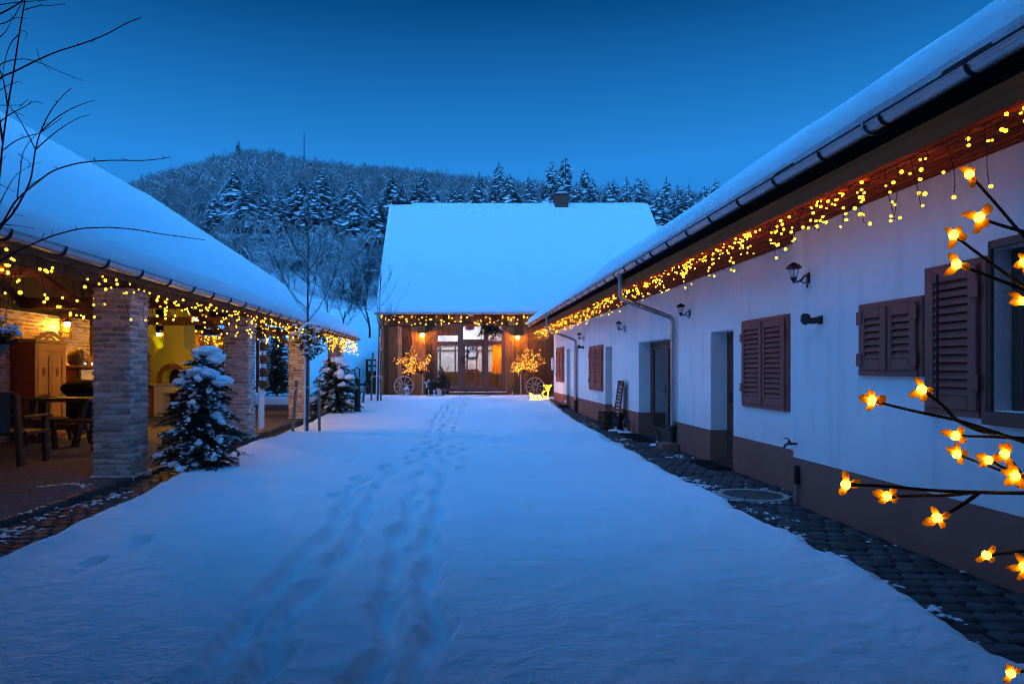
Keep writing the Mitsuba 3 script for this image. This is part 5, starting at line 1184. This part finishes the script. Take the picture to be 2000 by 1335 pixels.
def lantern(base, label, c, r, h, mat_, snow=False, plate=False):
    k = thing(base, label, 'lantern'); c = np.array(c, float)
    part(k, 'base', M().lathe([(.0001, 0), (r, 0), (r, .03), (r * .8, .04), (.0001, .04)], c, 12), mat_, 40)
    part(k, 'frame', M().add(sum_tubes([[(c[0] + r * .75 * math.cos(a), c[1] + r * .75 * math.sin(a), c[2] + .04), (c[0] + r * .75 * math.cos(a), c[1] + r * .75 * math.sin(a), c[2] + h * .62)] for a in np.arange(4) * math.pi / 2 + .78], r * .09)), mat_, 40)
    part(k, 'glass', M().lathe([(r * .62, .04), (r * .62, h * .62)], c, 12), 'lamp_glass', True)
    part(k, 'roof', M().lathe([(r * 1.05, h * .62), (r * .95, h * .66), (r * .35, h * .82), (r * .3, h * .88), (.0001, h * .89)], c, 12), mat_, 40)
    part(k, 'handle', M().tube([(c[0] + r * .5 * math.cos(a), c[1], c[2] + h * .86 + r * .55 * math.sin(a)) for a in np.linspace(0, math.pi, 10)], r * .06, 5), mat_, 40)
    part(k, 'candle', M().lathe([(.0001, .04), (r * .3, .04), (r * .3, h * .3), (.0001, h * .3)], c, 10), 'cream', 40)
    if plate: part(k, 'snow', M().lump(c + [-.03, -.05, .02], (r * 1.6, r * 1.1, .035), np.random.default_rng(2), 2, .25), 'snow_plain', True)
def sum_tubes(L, r):
    m = M()
    for p in L: m.tube(p, r, 5)
    return m
lantern('path_lantern', 'small dark lantern with snow at its foot left of the double glass door', (3.93, 15.75, .0), .11, .40, 'cast_iron', plate=True)
lantern('path_lantern', 'small dark lantern beside the planter crate', (3.80, 16.2, .0), .10, .36, 'cast_iron', plate=True)
lantern('path_lantern', 'dark square lantern at the foot of the near downpipe', (3.88, 13.15, .0), .085, .34, 'black_iron', plate=True)
mb_ = thing('meter_box', 'small cream meter box on the far end corner of the farmhouse', 'meter box')
part(mb_, 'body', M().box(4.02, 4.12, 28.35, 28.66, 1.42, 1.92, .01), 'cream'); part(mb_, 'lid', M().box(4.005, 4.018, 28.37, 28.64, 1.44, 1.90, .004), 'cream')

# ================================================================ in front of the barn
def wagon_wheel(label, c, r, tilt):
    k = thing('wagon_wheel', label, 'wagon wheel'); R = rotx(math.pi / 2 + tilt); c = np.array(c, float)
    part(k, 'rim', M().lathe([(r - .055, -.03), (r - .01, -.03), (r - .01, .03), (r - .055, .03), (r - .055, -.03)], c, 40, R), 'weathered', 30)
    part(k, 'tyre', M().lathe([(r - .009, -.032), (r + .004, -.032), (r + .004, .032), (r - .009, .032)], c, 40, R), 'cast_iron', 30)
    part(k, 'hub', M().lathe([(.0001, -.11), (.055, -.11), (.085, -.04), (.085, .04), (.055, .11), (.0001, .11)], c, 16, R), 'bark_grey', 40)
    for i in range(10):
        a = i * math.pi / 5 + .1; part(k, 'spoke', M().tube([c + R @ np.array([.07 * math.cos(a), .07 * math.sin(a), 0]), c + R @ np.array([(r - .03) * math.cos(a), (r - .03) * math.sin(a), 0])], [.024, .017], 6), 'weathered', 40)
wagon_wheel('old wooden wagon wheel leaning on the barn planks left of the entrance', (U(789, 30.8), 30.72, .24 + .46), .465, -.12)
wagon_wheel('old wooden wagon wheel leaning behind the glowing reindeer', (U(1044.5, 30.8), 30.72, .24 + .42), .445, -.12)
def led_tree(label, base, zf, tips, seed):
    """A lit ornamental tree: a thin trunk and fanned branches set with warm lamps."""
    rng = np.random.default_rng(seed); k = thing('glowing_tree', label, 'light tree'); base = np.array(base, float); st = base + [0, 0, zf]
    part(k, 'trunk', M().tube([base, base + [.01, 0, zf * .5], st], [.034, .028, .024], 7), 'weathered', True)
    rows, B = [], []
    for dx, dz in tips:
        for _ in range(2):
            tip = st + [dx + rng.normal(0, .07), rng.uniform(-.30, .12), dz + rng.normal(0, .06)]; mid = st * .55 + tip * .45 + [0, 0, .08 * abs(dx)]
            rows.append((*st, *mid, .012, .009)); rows.append((*mid, *tip, .009, .004))
            for j in range(6):
                f = .42 + .58 * (j + rng.random()) / 6; p = mid + (tip - mid) * ((f - .42) / .58); e = p + rng.normal(0, 1, 3) * [.065, .05, .06]; rows.append((*p, *e, .004, .003)); B.append(e)
    part(k, 'branches', cones_of(rows, 4), 'bark')
    part(k, 'lamps', M().balls(np.array(B), .021 * rng.uniform(.65, 1.1, len(B)), 1), 'bulb', True, kind='stuff', **glow(1.5, .48, .003, .8))
zb = .26
led_tree('tree of warm lights spreading wide left of the barn entrance', (U(825, 30.3), 30.3, zb), .98, [(-1.33, .70), (-1.2, .52), (-1.0, .78), (-.9, .22), (-.8, .55), (-.72, .95), (-.6, 1.18), (-.52, .85), (-.75, .08), (-.4, .55), (-.5, .35), (-.1, .5), (.1, .45), (.2, .68), (.36, .82), (.05, .28), (-.62, .3), (-.68, .7)], 301)
led_tree('three lobed tree of warm lights right of the barn entrance', (U(1017, 30.3), 30.3, zb), .98, [(-.38, .35), (-.3, .6), (-.25, .15), (-.1, .8), (.05, .25), (.12, .6), (-.05, .45), (.2, .4), (.3, 1.02), (.48, 1.18), (.2, .95), (.62, .9), (.85, .75), (.95, .5), (.8, .3), (.6, .55), (.7, .18), (.55, .35), (.9, .95)], 302)
# reindeer drawing a sleigh, outlined in light tubes
dk_ = thing('glowing_reindeer', 'small reindeer drawing a sleigh outlined in yellow light tubes', 'light figure')
ry, rz = 26.9, .21
def PX_(u, v): return np.array([U(u, ry), ry, Z(v, ry)])
lines = {'body': [(1059, 768), (1062, 764), (1068, 762), (1071, 766), (1070, 772), (1062, 773), (1059, 768)], 'neck': [(1068, 763), (1069, 757), (1070, 754), (1073, 755), (1072, 760), (1071, 766)], 'head': [(1069, 755), (1066, 756), (1066, 758), (1070, 758)],
         'antler': [(1070, 754), (1068, 751), (1064, 753), (1061, 750), (1063, 754)], 'antler_': [(1071, 754), (1073, 751), (1077, 753), (1078, 750), (1075, 755)], 'leg': [(1061, 772), (1061, 777), (1060, 783)], 'leg_': [(1064, 773), (1065, 778), (1064, 783)], 'leg__': [(1068, 772), (1068, 778), (1067, 783)], 'leg___': [(1070, 771), (1071, 777), (1071, 783)]}
for nm, L in lines.items():
    m = M()
    off = {'leg_': .10, 'leg___': .10}.get(nm, 0)
    for dy in ((-.05, .05) if nm in ('body', 'neck') else (0,)): m.tube([PX_(*p) + [0, dy + off, 0] for p in L], .011 if nm != 'body' else .013, 6)
    part(dk_, nm.strip('_'), m, 'bulb', True, **glow(3.6, 1.5, .008, .1))
sl = M()
for dy in (-.10, .10):
    sl.tube([PX_(u, v) + [0, dy, 0] for u, v in ((1036, 777), (1037, 781), (1042, 783), (1052, 783), (1058, 781))], .011, 6)
    sl.tube([PX_(u, v) + [0, dy, 0] for u, v in ((1038, 778), (1036, 771), (1035, 767), (1039, 768), (1041, 773), (1048, 772), (1055, 770), (1057, 774), (1055, 779), (1038, 778))], .011, 6)
    for u in (1042, 1047, 1052): sl.tube([PX_(u, 778) + [0, dy, 0], PX_(u, 783) + [0, dy, 0]], .008, 5); sl.tube([PX_(u, 773) + [0, dy, 0], PX_(u + 1, 778) + [0, dy, 0]], .008, 5)
part(dk_, 'sleigh', sl, 'bulb', True, **glow(3.6, 1.5, .008, .1))
# lanterns, churns, flowers, star
lantern('white_lantern', 'pale storm lantern with round handle standing before the left wagon wheel', (U(794, 30.1), 30.1, .26), .13, .50, 'white_tube')
lantern('white_lantern', 'small white lantern on the step left of the flower bucket', (U(848, 30.15), 30.15, .295), .06, .26, 'white_paint')
lantern('white_lantern', 'dark lantern with white top at the right end of the barn step', (U(1001, 30.4), 30.4, .26), .10, .55, 'cast_iron')
bu = thing('zinc_bucket', 'zinc bucket with dark dry flowers beside the barn entrance', 'bucket')
part(bu, 'bucket', M().lathe([(.0001, 0), (.11, 0), (.15, .30), (.155, .30), (.155, .315), (.14, .31), (.10, .02), (.0001, .02)], (U(858, 30.2), 30.2, .295), 18), 'zinc', 40)
r6 = np.random.default_rng(66); rows = []; base = np.array([U(858, 30.2), 30.2, .55]); sp_ = M()
for _ in range(90):
    d = r6.normal(0, 1, 3); d[2] = abs(d[2]) + .3; d /= np.linalg.norm(d); e = base + d * r6.uniform(.3, .8) * [.7, .4, 1.0] + [.06, 0, .0]; rows.append((*base, *e, .005, .003))
    for _ in range(4): sp_.ball(e + r6.normal(0, .05, 3), r6.uniform(.018, .035), 0)
part(bu, 'stems', cones_of(rows, 3), 'bark'); part(bu, 'dry_flowers', sp_, 'bark', kind='stuff')
pt = thing('flower_pot', 'grey pot of heather with a pale top beside the zinc bucket', 'flower pot')
part(pt, 'pot', M().lathe([(.0001, 0), (.08, 0), (.11, .2), (.10, .2), (.0001, .18)], (U(867, 30.2), 30.2, .295), 16), 'cast_iron', 40)
m = M()
for _ in range(60): m.ball((U(867, 30.2) + r6.normal(0, .06), 30.2 + r6.normal(0, .06), .53 + abs(r6.normal(0, .07))), .02, 0)
part(pt, 'heather', m, 'plank2', kind='stuff')
pt2 = thing('flower_pot', 'dark round shrub in a pot with a pale bloom left of the zinc bucket', 'flower pot')
part(pt2, 'pot', M().lathe([(.0001, 0), (.09, 0), (.13, .22), (.12, .22), (.0001, .2)], (U(845, 30.35), 30.45, .295), 16), 'cast_iron', 40); m = M()
for _ in range(160):
    d = r6.normal(0, 1, 3); d /= np.linalg.norm(d); m.ball(np.array([U(846, 30.4), 30.45, .74]) + d * [.26, .2, .24] * r6.uniform(.4, 1), .035, 0)
part(pt2, 'shrub', m, 'needles', kind='stuff'); m = M()
for _ in range(14): m.ball((U(848, 30.3) + r6.normal(0, .10), 30.22, .93 + r6.normal(0, .03)), .03, 0)
part(pt2, 'bloom', m, 'plank2', kind='stuff')
st = thing('white_star', 'white cut out star leaning on the planks left of the bucket', 'star'); m = M(); pts = []
for i in range(10): a = math.pi / 2 + i * math.pi / 5; rr_ = .24 if i % 2 == 0 else .10; pts.append((rr_ * math.cos(a), rr_ * math.sin(a)))
starp = Polygon(pts).difference(Polygon([(x * .55, z * .55) for x, z in pts])); cs = (U(837, 30.4), 30.42, .80)
put(st, M().poly(starp, .03, lambda v: (np.stack([v[:, 0], v[:, 2], v[:, 1]], 1) @ rotx(-.1).T) + np.array(cs)).box(cs[0] - .02, cs[0] + .02, 30.44, 30.47, .30, .62), 'white_paint')
# ornaments on the glazed entrance
def wreath(label, c, R_, r, pale):
    k = thing('wreath', label, 'wreath'); rng = np.random.default_rng(int(R_ * 1000)); P_, Q_, rows = [], [], []
    for i in range(170):
        a = rng.uniform(0, 6.283); b = np.array([math.cos(a), 0, math.sin(a)]); t = np.array([-math.sin(a), 0, math.cos(a)]); s = np.array(c) + b * R_; e = s + (b * rng.uniform(-.7, 1) + t * 1.1 + [0, -rng.uniform(.1, .8), 0]) * r; P_.append(s); Q_.append(e); rows.append((*s, *e, .007, .003))
    part(k, 'twigs', cones_of(rows, 3), 'bark'); v = needle_tris(np.array(P_), np.array(Q_), rng, 120, .05, .010); part(k, 'needles', M().raw(v, np.arange(len(v)).reshape(-1, 3)), 'needles', kind='stuff')
    if pale:
        m = M()
        for _ in range(26): a = rng.uniform(0, 6.28); m.lump(np.array(c) + [math.cos(a) * R_ * rng.uniform(.8, 1.2), -.06, math.sin(a) * R_ * rng.uniform(.8, 1.2)], .026, rng, 1, .2)
        part(k, 'white_berries', m, 'snow_plain', True, kind='stuff')
wreath('bushy wreath with white berries on the barn door', (U(922, 30.85), 30.85, Z(690, 30.85)), .19, .10, True)
hr_ = thing('hanging_ring', 'dark twig ring hanging below the bushy wreath on the barn door', 'ring')
put(hr_, M().lathe([(.135 + .022 * math.cos(a), .022 * math.sin(a)) for a in np.linspace(0, 2 * math.pi, 9)], (U(908, 30.88), 30.88, Z(702, 30.88)), 26, rotx(math.pi / 2)), 'bark', True)
bl = thing('red_bell', 'shiny red twin bell hanging in the barn transom window', 'bell'); m = M()
for dx, a in ((-.10, .25), (.10, -.25)):
    m.lathe([(.0001, .30), (.05, .29), (.085, .22), (.10, .10), (.15, .0), (.14, .0), (.0001, .05)], (U(917.5, 30.75) + dx, 30.75 + .02 * (dx > 0), Z(644, 30.75)), 18, roty(a))
part(bl, 'bells', m, 'red_gloss', 40); m = M()
for s in (-1, 1): m.lathe([(.150, -.005), (.156, .012), (.15, .025)], (U(917.5, 30.75) + s * .10, 30.75 + .02 * (s > 0), Z(644, 30.75)), 18, roty(-s * .25))
part(bl, 'rims', m, 'white_paint', 40); part(bl, 'bow', M().ball((U(917.5, 30.75) - .07, 30.74, Z(635, 30.75)), (.09, .04, .05), 1).ball((U(917.5, 30.75) + .07, 30.74, Z(635, 30.75)), (.09, .04, .05), 1), 'red_gloss', True)
bg = thing('pine_swag', 'big pine bough hung over the right transom of the barn entrance', 'pine bough'); rng = np.random.default_rng(71); P_, Q_, rows = [], [], []
for i in range(150):
    f = rng.random(); s = np.array([U(940, 30.7) + f * .75, 30.72 - rng.random() * .12, Z(640, 30.7) + .05 - .1 * f + rng.normal(0, .10)]); d = np.array([rng.normal(.3, .5), rng.normal(-.2, .3), -rng.uniform(-.3, .9)]); d /= np.linalg.norm(d); e = s + d * rng.uniform(.15, .42) * (1.25 - f * .5); P_.append(s); Q_.append(e); rows.append((*s, *e, .008, .003))
part(bg, 'twigs', cones_of(rows, 3), 'bark'); v = needle_tris(np.array(P_), np.array(Q_), rng, 130, .075, .011); part(bg, 'needles', M().raw(v, np.arange(len(v)).reshape(-1, 3)), 'needles', kind='stuff')
m = M()
for _ in range(16): m.lump((U(rng.uniform(945, 978), 30.6), 30.58, Z(rng.uniform(650, 662), 30.6)), .035, rng, 1, .25)
part(bg, 'cones', m, 'plank3', True, kind='stuff')
an = thing('deer_silhouette', 'dark stag ornament standing behind the left pane of the barn entrance', 'ornament'); ay = 31.25
A = lambda u, v: (U(u, ay), ay, Z(v, ay))
m = M().tube([A(862, 716), A(864, 722), A(866, 733), A(866, 745)], [.03, .045, .07, .08], 8).tube([A(862, 718), A(859, 714), A(858, 719)], .02, 6).tube([A(874, 716), A(872, 722), A(868, 725), A(866, 728)], .011, 6).tube([A(872, 722), A(876, 718), A(876, 713)], .013, 6).box(U(855, ay), U(880, ay), ay - .1, ay + .1, .445, Z(745, ay), .01)
put(an, m, 'bark', True)
for lab, u0 in (('dark carved wooden chair inside the barn door', 908), ('dark wooden chair right of the barn door seen through the glass', 926)):
    k = thing('dining_chair', lab, 'chair'); cx, cyy = U(u0, 32.2), 32.2
    for dx in (-.2, .2): part(k, 'leg', M().box(cx + dx - .02, cx + dx + .02, cyy - .22, cyy - .18, .445, 1.42, .006), 'wardrobe_side'); part(k, 'leg', M().box(cx + dx - .02, cx + dx + .02, cyy + .18, cyy + .22, .445, .90, .006), 'wardrobe_side')
    part(k, 'seat', M().box(cx - .23, cx + .23, cyy - .23, cyy + .23, .90, .95, .01), 'wardrobe_side')
    for i in range(5): part(k, 'back_slat', M().box(cx - .16 + i * .08 - .02, cx - .16 + i * .08 + .02, cyy - .215, cyy - .195, 1.0, 1.36, .004), 'wardrobe_side')
    part(k, 'top_rail', M().box(cx - .18, cx + .18, cyy - .225, cyy - .185, 1.361, 1.45, .01), 'wardrobe_side')
slp = thing('floodlight', 'small white floodlight under the barn eaves above the entrance', 'floodlight')
part(slp, 'housing', M().box(U(914, 30.85), U(924, 30.85), 30.82, 30.93, Z(617, 30.85), Z(611, 30.85), .015), 'white_paint'); part(slp, 'bracket', M().box(U(918, 30.9), U(920, 30.9), 30.931, 30.97, Z(616, 30.9), Z(612, 30.9)), 'white_paint')

# ================================================================ yard furniture on the left
pu = thing('hand_pump', 'dark cast iron hand pump with curved handle standing in the snow', 'water pump'); py = 21.6; px = U(698, py); g0 = .05
part(pu, 'column', M().lathe([(.0001, 0), (.13, 0), (.13, .05), (.105, .08), (.10, .62), (.125, .63), (.125, .68), (.085, .70), (.08, 1.02), (.10, 1.03), (.10, 1.10), (.03, 1.13), (.0001, 1.13)], (px, py, g0), 18), 'cast_iron', 40)
part(pu, 'spout', M().tube([(px + .06, py, g0 + .93), (px + .20, py, g0 + .93), (px + .30, py, g0 + .93), (px + .31, py, g0 + .84)], [.045, .04, .045, .05], 10).lathe([(.03, 0), (.03, .08), (.0001, .085)], (px + .25, py, g0 + .96), 8), 'cast_iron', 40)
part(pu, 'handle', M().tube([(px - .02, py, g0 + 1.10), (px - .06, py, g0 + 1.24), (px - .10, py, g0 + 1.38), (px - .02, py, g0 + 1.47), (px + .06, py, g0 + 1.42), (px + .07, py, g0 + 1.15)], .020, 8).tube([(px - .10, py, g0 + 1.38), (px - .20, py, g0 + 1.40)], .022, 7), 'cast_iron', True)
fe = thing('plank_fence', 'tall plank fence hung with lights behind the pavilion', 'fence')
for i in range(12):
    x = -12.6 + i * .23; part(fe, 'plank', M().box(x, x + .222, 30.0 + .006 * (i % 2), 30.04, .0, Z(656, 30) + r6.uniform(-.02, .02), .005), PLANK[i % 3])
part(fe, 'rail', M().box(-12.6, -9.85, 30.045, 30.12, 2.3, 2.42, .01), 'plank1'); part(fe, 'snow', roof_snow((-12.6, 29.97, Z(656, 30) + .01), (1, 0, 0), (0, 1, 0), 2.76, .14, .06, 2, 30, 5, .01, (1, 1, 1, 1), 0), 'snow_plain', True)
lf = thing('wooden_rail_fence', 'small open rail fence panel left of the barn corner', 'fence'); fy = 33.5
for u in (716.5, 726, 736): part(lf, 'post', M().box(U(u, fy) - .05, U(u, fy) + .05, fy - .05, fy + .05, 0, Z(701, fy), .01), 'plank3')
for a, b in ((701, 704), (712, 715)): part(lf, 'rail', M().box(U(715, fy), U(738, fy), fy - .08, fy - .051, Z(b, fy), Z(a, fy), .006), 'plank3')
part(lf, 'panel', M().box(U(716, fy), U(738, fy), fy - .045, fy - .02, .2, Z(724, fy), .006), 'plank3')
wr = thing('wine_rack', 'dark wooden rack with pointed shelves fixed beside the second brick pillar', 'rack'); wy = 15.45
part(wr, 'back_board', M().box(PX - .02, PX + .05, wy - .12, wy - .06, .95, 2.35, .01), 'dark_wood')
for j in range(5):
    z = 1.02 + j * .29; part(wr, 'shelf', M().poly(Polygon([(0, 0), (.15, .02), (.21, .10), (.15, .19), (0, .19)]), .30, lambda v, z=z: np.stack([PX + .052 + v[:, 0] * .7, wy - .05 + v[:, 2], z + v[:, 1]], 1)), 'beam_wood')
    if j < 4: part(wr, 'white_block', M().box(PX + .06, PX + .13, wy - .02, wy + .2, z + .195, z + .285, .006), 'white_tube')
wb = thing('white_board', 'white notched board standing behind the second brick pillar', 'board')
put(wb, M().poly(Polygon([(0, 0), (.40, 0), (.40, .84), (.32, .92), (.24, .84), (.16, .90), (.08, .80), (0, .86)]), .03, lambda v: np.stack([-4.40 - v[:, 2], 15.30 + v[:, 0], .12 + v[:, 1] * 1.12], 1)), 'white_paint')
ma = thing('radio_mast', 'thin antenna mast standing on top of the hill', 'mast'); x = U(594, 350.0); zt = Z(258, 350.0); zg = Z(322, 350.0)
put(ma, M().tube([(x, 350, zg), (x, 350, zt)], [.32, .14], 5), 'cast_iron', 40)
# dry stalks at the snow edge
ds = thing('dry_stalks', 'few dry plant stalks poking out of the snow edge by the manhole cover', 'plant'); rows = []
for _ in range(12):
    x, y = 2.96 + r6.normal(0, .07), 7.25 + r6.normal(0, .12); rows.append((x, y, 0, x + r6.normal(0, .03), y + r6.normal(0, .02), .10 + r6.uniform(0, .07), .003, .0015))
put(ds, cones_of(rows, 4), 'bark')

# ================================================================ lit blossom branches close to the camera, right
bt = thing('lit_blossom_tree', 'dark branches with glowing amber blossoms reaching in at the right edge', 'light tree')
def NP(u, v, y): return np.array([U(u, y), y, Z(v, y)])
r7 = np.random.default_rng(88)
hubp = NP(2330, 930, 1.32)
part(bt, 'trunk', M().tube([(hubp[0] + .02, 1.36, .0), (hubp[0] + .01, 1.34, .8), hubp, hubp + [.03, .02, .5]], [.02, .018, .014, .010], 8), 'bark', True)
BRN = [[(2330, 760), (2120, 590), (2000, 462), (1940, 392), (1893, 340)], [(2120, 480), (2000, 452), (1950, 438), (1912, 424)], [(2330, 800), (2120, 640), (2000, 560), (1920, 502), (1862, 458)], [(2120, 620), (2000, 566), (1935, 540), (1868, 516)], [(2330, 930), (2120, 890), (2000, 862), (1950, 845), (1870, 820), (1800, 805), (1702, 781)],
       [(1950, 845), (1870, 820), (1840, 790), (1800, 760)], [(2120, 880), (2000, 855), (1930, 852), (1866, 850)], [(2330, 960), (2120, 960), (2000, 935), (1940, 912), (1868, 886)], [(2000, 935), (1985, 912), (1962, 886)], [(2000, 935), (1965, 915), (1930, 898)], [(2330, 940), (2120, 962), (2000, 962), (1900, 960), (1800, 955), (1720, 948), (1652, 945)],
       [(1900, 960), (1830, 967), (1732, 968)], [(1910, 962), (1870, 990), (1830, 1010)], [(2330, 1000), (2120, 1040), (2000, 1075), (1926, 1083)], [(2330, 1010), (2120, 1080), (2000, 1106)], [(2330, 1080), (2120, 1260), (2040, 1300), (1974, 1313)], [(2120, 520), (2040, 512), (1998, 512)], [(2120, 600), (2050, 590), (1996, 587)], [(2060, 930), (2020, 925), (1982, 928)]]
from scipy.interpolate import PchipInterpolator as PCH
for i, L in enumerate(BRN):
    ye = 1.30 - .28 * r7.random(); pts = np.array([NP(u, v, 1.32 + (ye - 1.32) * min(1, max(0, (2330 - u) / 500))) for u, v in L])
    s = np.concatenate([[0], np.cumsum(np.linalg.norm(np.diff(pts, axis=0), axis=1))]); tt = np.linspace(0, s[-1], 22); fine = np.stack([PCH(s, pts[:, j])(tt) for j in range(3)], 1)
    part(bt, 'branch', M().tube(fine, np.linspace(.0048 if L[0][0] > 2300 else .0036, .0023, 22), 7), 'bark', True)
    c = fine[-1]
    if i == 5 or L[-1][0] < 2005:
        bk_ = part(bt, 'blossom', M().lump(c, (.0072, .0072, .0080), r7, 2, .15), 'bulb', True, **glow(7.5, 4.6, .10, .12))
        m = M(); n = int(r7.choice([3, 4, 4, 5])); a0 = r7.uniform(0, 6.28)
        gu, gv = np.meshgrid(np.linspace(0, 1, 7), np.linspace(-1, 1, 6), indexing='ij')
        for j in range(n):      # cupped translucent petals round each lamp
            a = a0 + j * 6.283 / n + r7.normal(0, .35); l = r7.uniform(.013, .021); w = r7.uniform(.0055, .0085); tilt = r7.uniform(-.6, .7)
            wid = w * np.sin(np.pi * (.12 + .80 * gu)) ** .7
            P3 = np.stack([.005 + gu * l, -tilt * gu * .010 - .004 * gv ** 2 + .004 * gu ** 2 + r7.normal(0, .0004, gu.shape), gv * wid], -1).reshape(-1, 3) @ roty(-a).T + c
            q = np.array([[x * 6 + y, x * 6 + y + 1, (x + 1) * 6 + y + 1, (x + 1) * 6 + y] for x in range(6) for y in range(5)]); m.raw(P3, q)
        put(num(bk_ + '__petals'), m, 'petal', True)
        part(bt, 'socket', M().tube([c - (c - fine[-3]) / np.linalg.norm(c - fine[-3]) * .016, c], [.0034, .0048], 7), 'cable', True)
# ================================================================ gatehouse closing the yard behind the camera
gh = thing('gatehouse', 'tall timber gatehouse closing the yard behind the camera', 'gatehouse')
part(gh, 'wall', M().box(-11, -2.2, -1.2, -.9, 0, 5.4).box(2.4, 11, -1.2, -.9, 0, 5.4).box(-2.2, 2.4, -1.2, -.9, 3.4, 5.4).box(-2.5, -2.2, -8, -1.21, 0, 3.4).box(2.4, 2.7, -8, -1.21, 0, 3.4).box(-2.2, 2.4, -8.2, -8, 0, 3.4), 'plank3')
part(gh, 'ceiling', M().box(-2.2, 2.4, -8, -1.21, 3.4, 3.5), 'plank3')
part(gh, 'roof', M().poly(Polygon([(2.2, 4.50), (-5.0, 11.0), (-12.2, 4.50), (-12.3, 4.7), (-5.0, 11.3), (2.3, 4.7)]), 22.6, lambda v: np.stack([-11.3 + v[:, 2], v[:, 0], v[:, 1]], 1)), 'dark_wood')
